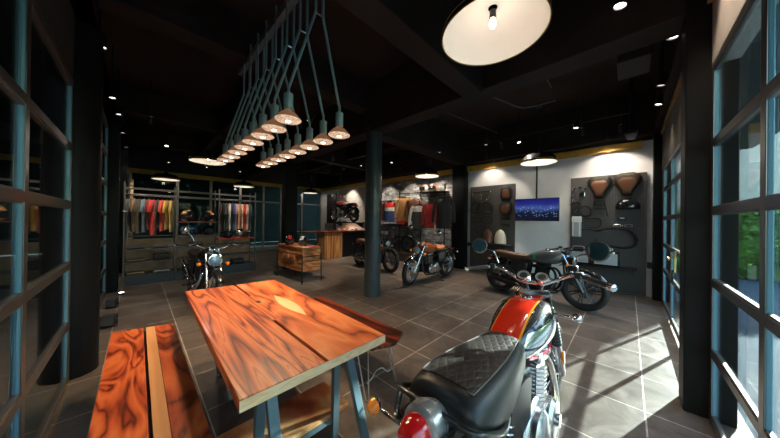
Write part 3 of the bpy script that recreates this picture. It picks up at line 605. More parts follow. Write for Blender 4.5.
# ------------------------------------------------------------------ motorcycles
seat_brown = mat('tan_leather', (0.10, 0.045, 0.023), 0.5, bump=0.15, bscale=90)
amber = mat('amber_lens', (0.85, 0.24, 0.02), 0.15, emit=(1, 0.3, 0.02), estr=0.08, coat=1)
red_lens = mat('red_lens', (0.55, 0.01, 0.012), 0.12, coat=1, emit=(0.6, 0.0, 0.0), estr=0.05)
lens_glass = mat('headlight_glass', (0.55, 0.62, 0.68), 0.08, 0.6, coat=1)
mirror_m = mat('mirror_glass', (0.75, 0.78, 0.8), 0.02, 1.0)
engine_black = mat('engine_black', (0.02, 0.02, 0.022), 0.38, 0.4)
warm_pipe = mat('heat_tinted_steel', (0.72, 0.60, 0.5), 0.18, 1.0)
plastic = mat('black_plastic', (0.02, 0.02, 0.02), 0.5)
def superring(x, w, zt, zb, n=20, p=0.75, top_bias=0.0):
    zc = (zt+zb)/2; hz = (zt-zb)/2; out = []
    for k in range(n):
        a = 2*pi*k/n; c, s_ = cos(a), sin(a)
        out.append((x, w*math.copysign(abs(c)**p, c)*(1-top_bias*max(0, s_)), zc+hz*math.copysign(abs(s_)**p, s_)))
    return out
def interp(st, k=4):
    out = []
    for i in range(len(st)-1):
        for j in range(k):
            t = j/k; p0, p1, p2, p3 = st[max(i-1, 0)], st[i], st[i+1], st[min(i+2, len(st)-1)]
            out.append(tuple(0.5*((2*b)+(c-a)*t+(2*a-5*b+4*c-d)*t*t+(3*b-a-3*c+d)*t**3) for a, b, c, d in zip(p0, p1, p2, p3)))
    out.append(st[-1]); return out
def stripe_tank_mat():
    m = bpy.data.materials.new('striped_tank_paint'); m.use_nodes = True; t = m.node_tree; b = t.nodes['Principled BSDF']; L = t.links.new
    tc = N(t, 'ShaderNodeTexCoord'); s = N(t, 'ShaderNodeSeparateXYZ'); L(tc.outputs['Object'], s.inputs[0]); y = math_n(t, 'ABSOLUTE', s.outputs[1])
    col = ramp(t, math_n(t, 'MULTIPLY', y, 4.0), [(0.0, (0.75, 0.035, 0.012)), (0.29, (0.80, 0.30, 0.02)), (0.325, (0.012, 0.010, 0.010))], True)
    # chrome knee panel with a dark swoosh low on the flanks
    zed = math_n(t, 'ADD', s.outputs[2], math_n(t, 'MULTIPLY', s.outputs[0], -0.10))
    pan = math_n(t, 'MULTIPLY', math_n(t, 'LESS_THAN', zed, 0.842), math_n(t, 'GREATER_THAN', y, 0.10))
    u = math_n(t, 'SUBTRACT', s.outputs[0], 0.17)
    curve = math_n(t, 'ADD', math_n(t, 'MULTIPLY', math_n(t, 'SINE', math_n(t, 'MULTIPLY', u, 9.0)), 0.028), 0.785)
    sw = math_n(t, 'LESS_THAN', math_n(t, 'ABSOLUTE', math_n(t, 'SUBTRACT', s.outputs[2], curve)), 0.007)
    mx = N(t, 'ShaderNodeMix', _data_type='RGBA'); L(pan, mx.inputs[0]); L(col, mx.inputs[6]); mx.inputs[7].default_value = (0.72, 0.74, 0.76, 1)
    mx2 = N(t, 'ShaderNodeMix', _data_type='RGBA'); L(math_n(t, 'MULTIPLY', pan, sw), mx2.inputs[0]); L(mx.outputs[2], mx2.inputs[6]); mx2.inputs[7].default_value = (0.03, 0.03, 0.035, 1)
    L(mx2.outputs[2], b.inputs['Base Color']); L(math_n(t, 'MULTIPLY', pan, 0.85), b.inputs['Metallic'])
    b.inputs['Roughness'].default_value = 0.16; b.inputs['Coat Weight'].default_value = 1.0; b.inputs['Coat Roughness'].default_value = 0.03
    return m
def quilt_mat():
    m = bpy.data.materials.new('quilted_black_leather'); m.use_nodes = True; t = m.node_tree; b = t.nodes['Principled BSDF']; L = t.links.new
    tc = N(t, 'ShaderNodeTexCoord'); s = N(t, 'ShaderNodeSeparateXYZ'); L(tc.outputs['Object'], s.inputs[0])
    def lines(a):
        v = math_n(t, 'FRACT', math_n(t, 'MULTIPLY', a, 24.0)); return math_n(t, 'ABSOLUTE', math_n(t, 'SUBTRACT', v, 0.5))
    d1 = lines(math_n(t, 'ADD', math_n(t, 'MULTIPLY', s.outputs[0], 0.62), s.outputs[1])); d2 = lines(math_n(t, 'SUBTRACT', math_n(t, 'MULTIPLY', s.outputs[0], 0.62), s.outputs[1]))
    mn = math_n(t, 'MINIMUM', d1, d2); h = math_n(t, 'POWER', math_n(t, 'MULTIPLY', mn, 2.0), 0.45)
    line = math_n(t, 'LESS_THAN', mn, 0.035)
    mx = N(t, 'ShaderNodeMix', _data_type='RGBA'); L(line, mx.inputs[0]); mx.inputs[6].default_value = (0.022, 0.018, 0.016, 1); mx.inputs[7].default_value = (0.05, 0.044, 0.04, 1)
    L(mx.outputs[2], b.inputs['Base Color']); b.inputs['Roughness'].default_value = 0.42
    bp = N(t, 'ShaderNodeBump', Strength=0.35, Distance=0.008); L(h, bp.inputs['Height']); L(bp.outputs[0], b.inputs['Normal']); return m
leather = mat('black_leather', (0.014, 0.0135, 0.014), 0.38, bump=0.12, bscale=140)
def motorcycle(label, rear, front, lean=4.0, steer=0.0, z0=0.0, tank=None, tank_st=None, seat=leather, seat_kind='bench', guard=chrome, engine='twin', eng=alloy, eng2=engine_black,
               pipes=chrome, exhaust='low', bar='high', gaiter=False, spoked=True, rim=chrome, lamp_shell=chrome, ind=True, mirrors=True, rail_=False, hero=False, group=None, wr=0.315, fw_r=0.325, side=None, detail=1.0, lens=None, label_tank=None, tag_=False):
    rear, front = Vector((*rear, 0)), Vector((*front, 0)); d = front-rear; head = math.atan2(d.y, d.x); mid = (rear+front)/2; sc_ = d.length/1.40
    t = thing('motorcycle', label, 'motorcycle', (mid.x, mid.y, z0), head, group); t.rotation_euler = (-R(lean), 0, head)
    fx, rx = 0.70*sc_, -0.70*sc_
    rake = R(27); axis = Vector((-sin(rake), 0, cos(rake))); ho = Vector((fx-0.27, 0, 0.86))
    S = Matrix.Translation(ho) @ Matrix.Rotation(R(steer), 4, axis) @ Matrix.Translation(-ho)
    nw = 40 if hero else 28
    def wheel(x, r, tw, T, front_):
        o = (x, 0, r); tr = r
        mb = MB(); rimr = tr-0.085 if front_ else tr-0.095
        mb.lathe([(rimr-0.006, -tw*0.36), (rimr+0.012, -tw*0.40), (rimr, -tw*0.22), (rimr-0.012, 0), (rimr, tw*0.22), (rimr+0.012, tw*0.40), (rimr-0.006, tw*0.36), (rimr-0.02, 0), (rimr-0.006, -tw*0.36)], o, (0, 1, 0), nw, cap=False)
        w_ = mb.build('front_wheel' if front_ else 'rear_wheel', rim, t, T=T)
        prof = [(rimr+0.004, -tw*0.40), (rimr+0.03, -tw*0.5), (tr-0.035, -tw*0.5), (tr-0.012, -tw*0.36), (tr, -tw*0.1), (tr, tw*0.1), (tr-0.012, tw*0.36), (tr-0.035, tw*0.5), (rimr+0.03, tw*0.5), (rimr+0.004, tw*0.40)]
        MB().lathe(prof, o, (0, 1, 0), nw, cap=False).build('tyre', rubber, w_, T=T)
        hub = MB().lathe([(0.02, -0.075), (0.055, -0.06), (0.05, -0.045), (0.035, -0.03), (0.035, 0.03), (0.05, 0.045), (0.055, 0.06), (0.02, 0.075)], o, (0, 1, 0), 20).build('hub', dark_alloy if not spoked else alloy, w_, T=T)
        mb = MB()
        if spoked:
            ns = 36 if detail >= 1 else 24
            for k in range(ns):
                a = 2*pi*k/ns; sd = 1 if k % 2 else -1; a2 = a+(0.35 if (k//2) % 2 else -0.35)
                mb.tube([(x+0.045*cos(a2), sd*0.045, r+0.045*sin(a2)), (x+(rimr-0.01)*cos(a), 0, r+(rimr-0.01)*sin(a))], 0.0021 if hero else 0.0028, 4, caps=False)
            mb.build('spokes', chrome, w_, T=T)
        else:
            for k in range(7):
                a = 2*pi*k/7
                for da in (-0.10, 0.10): mb.tube([(x+0.04*cos(a+da*3), 0, r+0.04*sin(a+da*3)), (x+(rimr-0.008)*cos(a+da), 0, r+(rimr-0.008)*sin(a+da))], 0.011, 6)
            mb.build('spokes', dark_alloy, w_, T=T)
        mb = MB().lathe([(0.085, 0.072), (0.145, 0.072), (0.145, 0.077), (0.085, 0.077), (0.085, 0.072)], o, (0, 1 if front_ else -1, 0), 32, cap=False)
        mb.lathe([(0.03, 0.07), (0.09, 0.073)], o, (0, 1 if front_ else -1, 0), 24, cap=False); mb.build('brake_disc', alloy, w_, T=T)
        return w_
    wheel(fx, fw_r, 0.10, S, True); wheel(rx, wr, 0.13, None, False)
    # forks
    ax_f = Vector((fx, 0, fw_r)); dirf = axis
    for sy in (-1, 1):
        p = lambda h: ax_f+Vector((-0.03*0, sy*0.095, 0))+dirf*h
        MB().tube([p(0.0), p(0.73 if hero else 0.62)], 0.0185, 12).build('fork_tube', chrome if not gaiter else black_metal, t, T=S)
        MB().tube([p(-0.03), p(0.0), p(0.27)], [0.022, 0.028, 0.027], 12).build('fork_leg', alloy if eng is not engine_black else dark_alloy, t, T=S)
        if gaiter:
            n = 15; pts = [p(0.27+0.22*i/n) for i in range(n+1)]; MB().tube(pts, [0.036 if i % 2 else 0.028 for i in range(n+1)], 12).build('fork_gaiter', rubber, t, T=S)
    for h, th in ((0.44, 0.03), (0.72 if hero else 0.615, 0.026)):
        c = ax_f+dirf*h; mb = MB(); mb.tube([c+Vector((0, -0.105, 0)), c+Vector((-0.035, 0, -0.01)), c+Vector((0, 0.105, 0))], th, 8); mb.build('fork_yoke', alloy if h > 0.5 else black_metal, t, T=S)
    # fenders
    def fender(x, r, a0, a1, width, m, T, name):
        rings = []
        for i in range(19):
            a = R(a0+(a1-a0)*i/18); ring = []
            for k in range(9):
                u = (k-4)/4; rr = r+0.022-0.035*u*u; ring.append((x+rr*cos(a), u*width, r_c+rr*sin(a)))
            for k in range(8, -1, -1):
                u = (k-4)/4; rr = r+0.018-0.035*u*u; ring.append((x+rr*cos(a), u*width*0.97, r_c+rr*sin(a)))
            rings.append(ring)
        return MB().loft(rings).build(name, m, t, T=T)
    r_c = fw_r; ff = fender(fx, fw_r+0.01, 35, 160, 0.058, guard, S, 'front_fender')
    for sy in (-1, 1): MB().tube([(fx, sy*0.08, fw_r), (fx-0.20, sy*0.062, fw_r+0.27)], 0.005, 6).build('fender_stay', chrome, ff, T=S)
    r_c = wr; rf = fender(rx, wr+0.035, 20 if seat_kind != 'cafe' else 40, 165 if not hero else 172, 0.075, guard, None, 'rear_fender')
    # headlight
    hc = ax_f+dirf*0.50+Vector((0.085, 0, 0.012)); lr = 0.088
    hl = MB().lathe([(0.001, -0.12), (0.04, -0.11), (0.07, -0.08), (0.085, -0.03), (lr, 0.0), (lr+0.006, 0.01), (lr+0.004, 0.02), (lr-0.008, 0.022)], hc, (1, 0, 0), 28, cap=False).build('headlight', lamp_shell, t, T=S)
    MB().lathe([(0.001, 0.040), (0.04, 0.036), (0.07, 0.026), (lr-0.006, 0.015)], hc, (1, 0, 0), 28, cap=False).build('headlight_lens', lens or lens_glass, hl, T=S)
    MB().lathe([(lr-0.007, 0.022), (lr+0.007, 0.014), (lr+0.006, 0.004)], hc, (1, 0, 0), 28, cap=False).build('headlight_rim', chrome, hl, T=S)
    # gauges
    top = ax_f+dirf*0.64
    for sy in (-1, 1):
        gc = top+Vector((0.0 if hero else 0.03, sy*0.058, 0.165 if hero else 0.03)); gd = Vector((-0.35, 0, 0.94)) if not hero else Vector((-0.62, 0, 0.78))
        if hero: MB().tube([gc-gd*0.04, top+Vector((0.02, sy*0.03, 0.02))], 0.012, 8).build('gauge_bracket', black_metal, t, T=S)
        g = MB().lathe([(0.02, -0.05), (0.042, -0.03), (0.046, 0), (0.048, 0.012), (0.041, 0.013), (0.040, 0.008)], gc, gd, 24, cap=False).build('gauge', chrome if bar == 'high' else black_metal, t, T=S)
        MB().lathe([(0.0005, 0.008), (0.041, 0.008)], gc, gd, 24, cap=False).build('dial', mat('gauge_dial', (0.35, 0.33, 0.3), 0.25, coat=1), g, T=S)
        MB().lathe([(0.0005, 0.0095), (0.026, 0.0092)], gc, gd, 20, cap=False).build('dial_centre', mat('gauge_dial_dark', (0.03, 0.03, 0.03), 0.3, coat=1), g, T=S)
    MB().lathe([(0.02, -0.05), (0.022, 0.0), (0.016, 0.006), (0.001, 0.006)], top+Vector((-0.03, 0, 0.01)), (-0.35, 0, 0.94), 16).build('ignition_lock', alloy, t, T=S)
    # handlebar
    bw = 0.39; tz = top.z+(0.095 if hero else 0); tx = top.x
    if bar == 'high': half = [(tx-0.02, 0, tz+0.035), (tx-0.02, 0.07, tz+0.035), (tx-0.0, 0.15, tz+0.075), (tx-0.02, 0.235, tz+0.115), (tx-0.06, 0.30, tz+0.115), (tx-0.13, bw+(0.005 if hero else 0.03), tz+0.10)]
    elif bar == 'flat': half = [(tx, 0, tz+0.03), (tx, 0.07, tz+0.03), (tx, 0.17, tz+0.06), (tx-0.03, 0.26, tz+0.08), (tx-0.10, bw, tz+0.07)]
    else: half = [(tx, 0.09, tz-0.02), (tx+0.01, 0.16, tz-0.03), (tx-0.05, 0.24, tz-0.04), (tx-0.13, 0.36, tz-0.06)]
    for sy in (-1, 1):
        hp = spline([(a, sy*b, c) for a, b, c in half], 5)
        MB().tube(hp, 0.0115, 10).build('handlebar', chrome if bar != 'low' else black_metal, t, T=S)
        e_, i_ = Vector(hp[-1]), Vector(hp[-5]); dv = (e_-i_).normalized()
        gr = MB(); gp = [e_-dv*0.125+dv*0.155*i/14 for i in range(15)]; gr.tube(gp, [0.0185 if i % 2 else 0.016 for i in range(15)], 12); g = gr.build('grip', mat('brown_black_grip', (0.07, 0.055, 0.045), 0.6) if hero else rubber, t, T=S)
        MB().lathe([(0.012, 0.02), (0.021, 0.025), (0.021, 0.05), (0.014, 0.056), (0.001, 0.057)], e_, dv, 16).build('bar_end', chrome, g, T=S)
        c0 = e_-dv*0.16; MB().box(c0, (0.045, 0.045, 0.04)).build('switchgear', plastic, t, T=S, bevel=0.008)
        lv = MB(); lv.tube(spline([c0+Vector((0.03, 0, 0.0)), c0+Vector((0.065, sy*0.03, -0.005)), c0+dv*0.10+Vector((0.055, 0, -0.01)), c0+dv*0.19+Vector((0.045, 0, -0.012))], 4), 0.0065, 8); lv.build('lever', alloy, t, T=S)
        if sy < 0: MB().box(c0-dv*0.045+Vector((0.01, 0, 0.03)), (0.05, 0.055, 0.035)).build('brake_reservoir', black_metal, t, T=S, bevel=0.008)
        if mirrors:
            m0 = c0-dv*0.04+Vector((0.01, 0, 0.02)); m1 = m0+Vector((-0.02, sy*0.03, 0.09)); m2 = Vector((c0.x-0.01, sy*(abs(c0.y)+0.065), c0.z+(0.135 if hero else 0.20))); mc = m2+Vector((-0.0, sy*0.03, 0.02))
            st = MB().tube(spline([m0, m1, m2], 5), 0.0055, 8).build('mirror_stem', chrome if hero or bar == 'high' else black_metal, t, T=S)
            mdir = Vector((-0.97, -sy*0.16, 0.05))
            MB().lathe([(0.001, -0.032), (0.03, -0.028), (0.05, -0.014), (0.057, 0), (0.057, 0.007), (0.050, 0.008)], mc, mdir, 28, cap=False).build('mirror_housing', chrome if hero or bar == 'high' else black_metal, st, T=S)
            MB().lathe([(0.050, 0.0), (0.060, 0.003), (0.060, 0.009), (0.051, 0.010)], mc, mdir, 28, cap=False).build('mirror_rim', alloy, st, T=S)
            MB().lathe([(0.0005, 0.009), (0.053, 0.0085)], mc, mdir, 28, cap=False).build('mirror_glass', mirror_m, st, T=S)
        # cables
        MB().tube(spline([c0+Vector((0.03, 0, 0)), c0+Vector((0.09, -sy*0.1, -0.02)), (tx+0.06, sy*0.06, tz-0.08), (tx-0.06, sy*0.03, tz-0.22)], 6), 0.0038, 6).build('control_cable', wire_m, t, T=S)
    # indicators
    if ind:
        for sy in (-1, 1):
            for x_, z_, nm, TT_ in ((hc.x-0.05, hc.z-0.06 if not hero else hc.z+0.02, 'front', S), (rx-0.17, 0.66 if not hero else 0.69, 'rear', None)):
                yy = (0.23 if hero else 0.19) if nm == 'front' else (0.245 if hero else 0.185); q = MB().tube([(x_, 0.0, z_), (x_, sy*(yy-0.04), z_)], 0.007, 8).build('indicator_stalk', chrome if hero else black_metal, t, T=TT_)
                i0 = MB().lathe([(0.001, -0.03), (0.018, -0.022), (0.029, -0.004), (0.030, 0.004)], (x_, sy*yy, z_), (-1, 0, 0) if nm == 'rear' else (1, 0, 0), 18, cap=False)
                i0.build('indicator_shell', chrome, q, T=TT_); i0 = MB(); i0.lathe([(0.030, 0.004), (0.027, 0.02), (0.015, 0.034), (0.001, 0.038)], (x_, sy*yy, z_), (-1, 0, 0) if nm == 'rear' else (1, 0, 0), 18, cap=False)
                i0.build('indicator', amber, q, T=TT_, label='amber indicator lens')
    if hero:
        for sy in (-1, 1): MB().box(ax_f+dirf*0.16+Vector((-0.01, sy*0.128, 0)), (0.02, 0.012, 0.085)).build('fork_reflector', amber, t, T=S)
    # tank
    st = tank_st or [(-0.16, 0.05, 0.80, 0.75), (-0.13, 0.095, 0.835, 0.70), (-0.05, 0.125, 0.875, 0.675), (0.08, 0.155, 0.925, 0.67), (0.22, 0.168, 0.95, 0.68), (0.33, 0.150, 0.948, 0.71), (0.41, 0.105, 0.925, 0.76), (0.445, 0.05, 0.895, 0.81)]
    st = interp(st, 4); off = fx-0.70
    tk = MB().loft([superring(x+off, w_, a, b, 28, 0.78, 0.12) for x, w_, a, b in st]).build('fuel_tank', tank, t, label=label_tank)
    if tag_: MB().box((-0.02+off, 0.136, 0.80), (0.045, 0.006, 0.085)).build('price_tag', mat('green_tag', (0.0, 0.35, 0.2), 0.5), tk, label='green paper tag on the tank'); MB().box((-0.02+off, -0.136, 0.80), (0.045, 0.006, 0.085)).build('price_tag', mat('green_tag', (0.0, 0.35, 0.2), 0.5), tk, label='green paper tag on the tank')
    ztop = max(s_[2] for s_ in st)
    MB().lathe([(0.038, -0.01), (0.038, 0.006), (0.03, 0.014), (0.001, 0.015)], (0.26+off, 0, ztop-0.006), (0.05, 0, 1), 24).build('filler_cap', chrome, tk)
    if hero:
        for sy in (-1, 1):
            MB().tube(spline([(0.34, sy*0.112, 0.728), (0.2, sy*0.138, 0.692), (0.05, sy*0.126, 0.684), (-0.06, sy*0.098, 0.70)], 5), 0.0075, 6).build('tank_pinstripe', mat('pink_red_trim', (0.5, 0.03, 0.05), 0.3, coat=1), tk, label='red lower trim of the tank')
    # seat
    if seat_kind == 'bench': ss = [(-0.86, 0.05, 0.80, 0.765), (-0.84, 0.10, 0.825, 0.745), (-0.76, 0.135, 0.845, 0.725), (-0.60, 0.142, 0.842, 0.715), (-0.42, 0.135, 0.822, 0.705), (-0.26, 0.118, 0.812, 0.70), (-0.14, 0.10, 0.815, 0.70), (-0.09, 0.06, 0.80, 0.72)]
    elif seat_kind == 'hero': ss = [(-0.775, 0.115, 0.765, 0.64), (-0.765, 0.145, 0.80, 0.615), (-0.73, 0.163, 0.832, 0.60), (-0.62, 0.172, 0.842, 0.60), (-0.44, 0.162, 0.838, 0.62), (-0.28, 0.138, 0.832, 0.64), (-0.15, 0.112, 0.832, 0.66), (-0.09, 0.075, 0.82, 0.69)]
    elif seat_kind == 'solo': ss = [(-0.42, 0.05, 0.83, 0.79), (-0.40, 0.12, 0.85, 0.77), (-0.33, 0.15, 0.835, 0.755), (-0.22, 0.13, 0.805, 0.745), (-0.12, 0.08, 0.805, 0.745), (-0.08, 0.04, 0.80, 0.75)]
    else: ss = [(-0.86, 0.04, 0.90, 0.82), (-0.82, 0.09, 0.915, 0.77), (-0.70, 0.12, 0.905, 0.74), (-0.58, 0.125, 0.85, 0.725), (-0.42, 0.12, 0.81, 0.715), (-0.26, 0.11, 0.80, 0.71), (-0.14, 0.09, 0.81, 0.71), (-0.09, 0.05, 0.80, 0.73)]
    ss = interp(ss, 4); so_ = MB().loft([superring(x, w_, a, b, 32, 0.62, 0.10) for x, w_, a, b in ss]).build('seat', seat, t)
    if hero:
        grid = []
        for x, w_, a, b in [q for q in ss if -0.725 < q[0] < -0.115]:
            row = [(x, w_*0.69*(k-6)/6, a+0.004-0.013*abs((k-6)/6)**3.0) for k in range(13)]; grid.append(row)
        MB().loft(grid, caps=False, closed=False).build('quilted_top', quilt_mat(), so_, label='diamond-quilted seat top')
        edge = [(r_[0][0], r_[0][1], r_[0][2]) for r_ in grid]; edge2 = [(r_[-1][0], r_[-1][1], r_[-1][2]) for r_ in grid]
        MB().tube([Vector(p)+Vector((0, 0, 0.001)) for p in edge+list(reversed(edge2))], 0.0028, 6, closed=True).build('piping', mat('grey_piping', (0.14, 0.13, 0.12), 0.5), so_)
    # frame tubes
    mb = MB()
    for sy in (-1, 1):
        mb.tube(spline([(fx-0.30, sy*0.03, 0.80), (fx-0.26, sy*0.08, 0.55), (fx-0.30, sy*0.13, 0.27), (fx-0.48, sy*0.14, 0.20), (-0.22, sy*0.14, 0.22), (-0.30, sy*0.13, 0.40), (-0.28, sy*0.11, 0.68)], 5), 0.015, 8)
        mb.tube(spline([(fx-0.30, sy*0.02, 0.83), (0.10, sy*0.05, 0.72), (-0.25, sy*0.10, 0.70), (-0.60, sy*0.115, 0.715), (-0.86, sy*0.09, 0.74)], 5), 0.014, 8)
        mb.tube([(-0.30, sy*0.13, 0.38), (-0.62, sy*0.12, 0.70)], 0.012, 8)
    mb.build('frame', frame_black, t)
    MB().tube([(fx-0.315, 0, 0.76), (fx-0.37, 0, 0.92)], 0.032, 16).build('steering_head', frame_black, t)
    mb = MB()
    for sy in (-1, 1): mb.tube([(-0.27, sy*0.12, 0.36), (rx, sy*0.115, wr)], 0.019, 8)
    mb.build('swingarm', frame_black, t)
    for sy in (-1, 1):
        a, b = Vector((rx+0.05, sy*0.145, wr+0.03)), Vector((rx+0.22, sy*0.14, 0.70)); u = b-a
        sh = MB().tube([a, b], 0.012, 8).build('shock_absorber', chrome, t)
        MB().tube([a+u*0.5, a+u*0.92], 0.024, 12).build('shock_body', black_metal, sh)
        pts = [a+u*(0.12+0.72*i/96)+Vector((cos(i*0.72)*0.027, 0, sin(i*0.72)*0.027)).cross(u.normalized()) if False else a+u*(0.12+0.72*i/96)+(Vector((0, 1, 0))*cos(i*0.72)+u.normalized().cross(Vector((0, 1, 0)))*sin(i*0.72))*0.028 for i in range(97)]
        MB().tube(pts, 0.0045, 5).build('coil_spring', chrome if eng is not engine_black else black_metal, sh)
    # engine
    case = [(-0.20, 0.22), (-0.24, 0.34), (-0.17, 0.45), (-0.02, 0.49), (0.10, 0.46), (0.22, 0.40), (0.25, 0.28), (0.18, 0.20), (-0.02, 0.17)]
    e0 = MB().prism(case, -0.13, 0.13, 'y').build('crankcase', eng if hero else eng2, t, bevel=0.02)
    for sy in (-1, 1):
        MB().lathe([(0.105, 0), (0.105, 0.03), (0.09, 0.046), (0.03, 0.054), (0.001, 0.054)], (0.13, sy*0.13, 0.32), (0, sy, 0), 28).build('engine_cover', eng, e0)
        MB().lathe([(0.12, 0), (0.12, 0.026), (0.10, 0.044), (0.04, 0.05), (0.001, 0.05)], (-0.07, sy*0.13, 0.33), (0, sy, 0), 28).build('engine_cover', eng, e0)
        MB().prism([(-0.13, 0.25), (-0.13, 0.41), (0.13, 0.42), (0.20, 0.38), (0.20, 0.26), (0.1, 0.23)], sy*0.13, sy*0.152, 'y').build('engine_side_case', eng, e0, bevel=0.008)
        if hero: MB().lathe([(0.035, 0), (0.035, 0.012), (0.001, 0.014)], (0.13, sy*0.184, 0.32), (0, sy, 0), 20).build('oil_cap', chrome, e0)
    tl = Matrix.Translation((0.06, 0, 0.44)) @ Matrix.Rotation(R(10), 4, 'Y'); bwid = 0.135 if engine == 'twin' else 0.085
    cb = MB().box((0, 0, 0.09), (0.15, bwid*1.7, 0.2)).build('cylinder_block', eng2 if not hero else alloy, e0, T=tl)
    mb = MB()
    for k in range(9):
        z = 0.0+0.021*k; mb.add([(cos(a)*0.105*(1.12 if abs(cos(a)) > .6 else 1), sin(a)*(bwid+0.012), zz) for zz in (z, z+0.007) for a in [pi/12+2*pi*i/12 for i in range(12)]], [tuple(range(12)), tuple(range(23, 11, -1))]+[(i, (i+1) % 12, 12+(i+1) % 12, 12+i) for i in range(12)])
    mb.build('cooling_fins', alloy if eng is not engine_black else engine_black, cb, T=tl, smooth=False)
    hd = MB().box((0, 0, 0.225), (0.17, bwid*2.0, 0.05)).box((0, 0, 0.262), (0.13, bwid*1.7, 0.035)).build('cylinder_head', eng if hero or engine == 'single' else eng2, cb, T=tl, bevel=0.012)
    if hero:
        for sy in (-1, 1): MB().lathe([(0.03, 0), (0.036, 0.02), (0.034, 0.04), (0.02, 0.055), (0.001, 0.057)], (0.06, sy*0.09, 0.245), (0, sy*0.9, 0.35), 20).build('valve_cap', chrome, cb, T=tl)
    for sy in (-1, 1): MB().tube(spline([(0.03, sy*0.06, 0.60), (-0.06, sy*0.06, 0.615), (-0.15, sy*0.06, 0.60)], 4), 0.026, 12).build('throttle_body', black_metal if not hero else alloy, t)
    sd_m = side or mat('satin_black_panel', (0.008, 0.008, 0.009), 0.35, ior=1.3)
    for sy in (-1, 1):
        MB().prism([(-0.16, 0.46), (-0.13, 0.66), (-0.22, 0.69), (-0.46, 0.69), (-0.44, 0.52), (-0.30, 0.44)], sy*0.105, sy*0.135, 'y').build('side_panel', sd_m, t, bevel=0.012)
    MB().bb(-0.42, -0.15, -0.09, 0.09, 0.42, 0.69).build('air_box', mat('satin_black_panel', (0.008, 0.008, 0.009), 0.35, ior=1.3), t, bevel=0.01)
    # exhaust
    sides = (-1, 1) if engine == 'twin' and exhaust == 'low' else (-1,)
    for sy in sides:
        if exhaust == 'low':
            hp = spline([(0.17, sy*0.07, 0.61), (0.27, sy*0.085, 0.60), (0.33, sy*0.11, 0.50), (0.32, sy*0.135, 0.32), (0.22, sy*0.15, 0.22), (0.0, sy*0.17, 0.19), (-0.25, sy*0.175, 0.21)], 6)
            hp_ = MB().tube(hp, 0.020, 12).build('header_pipe', pipes, t)
            a = Vector((-0.25, sy*0.175, 0.21)); u = Vector((-0.64, sy*0.01, 0.085))
            MB().tube([a, a+u*0.1, a+u*0.25, a+u*0.85, a+u*0.97, a+u], [0.022, 0.032, 0.044, 0.048, 0.042, 0.030], 18).build('muffler', pipes, t)
        else:
            for dz in (0, 0.07):
                hp = spline([(0.17, sy*(0.05+dz*0.4), 0.60), (0.27, sy*0.085, 0.58), (0.33, sy*0.12, 0.45), (0.24, sy*0.16, 0.30+dz), (0.0, sy*0.175, 0.30+dz), (-0.25, sy*0.175, 0.36+dz)], 6); MB().tube(hp, 0.018, 10).build('header_pipe', pipes, t)
                a = Vector((-0.25, sy*0.175, 0.36+dz)); u = Vector((-0.55, sy*0.02, 0.19)); MB().tube([a, a+u*0.12, a+u*0.9, a+u], [0.02, 0.035, 0.038, 0.026], 14).build('muffler', pipes, t)
    # chain, pegs, stand
    MB().prism([(-0.20, 0.37), (-0.20, 0.43), (rx+0.02, wr+0.10), (rx-0.10, wr+0.04), (rx+0.02, wr+0.055)], 0.095, 0.107, 'y').build('chain_guard', black_metal if not hero else chrome, t)
    for sy in (-1, 1):
        MB().tube([(-0.12, sy*0.13, 0.30), (-0.12, sy*0.27, 0.305)], 0.013, 8).build('footpeg', rubber, t)
        MB().tube([(-0.42, sy*0.12, 0.34), (-0.42, sy*0.24, 0.36)], 0.011, 8).build('footpeg', rubber, t)
    MB().tube([(-0.10, -0.17, 0.27), (0.03, -0.19, 0.245), (0.09, -0.22, 0.26)], 0.007, 6).build('brake_pedal', chrome, t)
    MB().tube([(-0.10, 0.17, 0.27), (0.05, 0.19, 0.26), (0.06, 0.23, 0.265)], 0.007, 6).build('gear_lever', chrome, t)
    zst = 0.30*math.tan(R(lean)) if lean else 0
    MB().tube([(-0.10, 0.13, 0.22), (-0.13, 0.27, 0.012+0.27*math.tan(R(lean))), (-0.17, 0.31, 0.012+0.31*math.tan(R(lean)))], 0.012, 8).build('side_stand', black_metal, t)
    if seat_kind in ('bench', 'hero', 'solo'):
        MB().tube([(-0.28, -0.10, 0.20), (-0.32, -0.16, 0.06), (-0.30, 0.16, 0.06), (-0.26, 0.10, 0.20)], 0.011, 8).build('centre_stand', black_metal, t)
    # tail
    tlx = rx-0.20 if seat_kind != 'cafe' else -0.86; tlz = 0.69 if seat_kind != 'hero' else 0.735
    tlm = MB().tube([(tlx+0.10, 0, tlz), (tlx+0.0, 0, tlz)], 0.036, 14).build('tail_light', chrome if hero else black_metal, t)
    if hero:
        MB().lathe([(0.050, 0.0), (0.056, 0.02), (0.052, 0.05), (0.035, 0.075), (0.001, 0.082)], (tlx+0.02, 0, tlz+0.005), (-1, 0, 0.08), 24).build('tail_lens', red_lens, tlm, label='red tail light lens')
        MB().lathe([(0.06, -0.09), (0.078, -0.04), (0.074, 0.0), (0.056, 0.012)], (tlx+0.02, 0, tlz+0.005), (-1, 0, 0.08), 24).build('tail_housing', mat('silver_tail_housing', (0.5, 0.5, 0.5), 0.25, 0.7), tlm)
    else: MB().lathe([(0.038, 0.0), (0.036, 0.025), (0.001, 0.04)], (tlx, 0, tlz), (-1, 0, 0), 16).build('tail_lens', red_lens, tlm)
    MB().bb(tlx+0.02, tlx+0.03, -0.09, 0.09, tlz-0.22, tlz-0.07).build('number_plate_bracket', plastic, t)
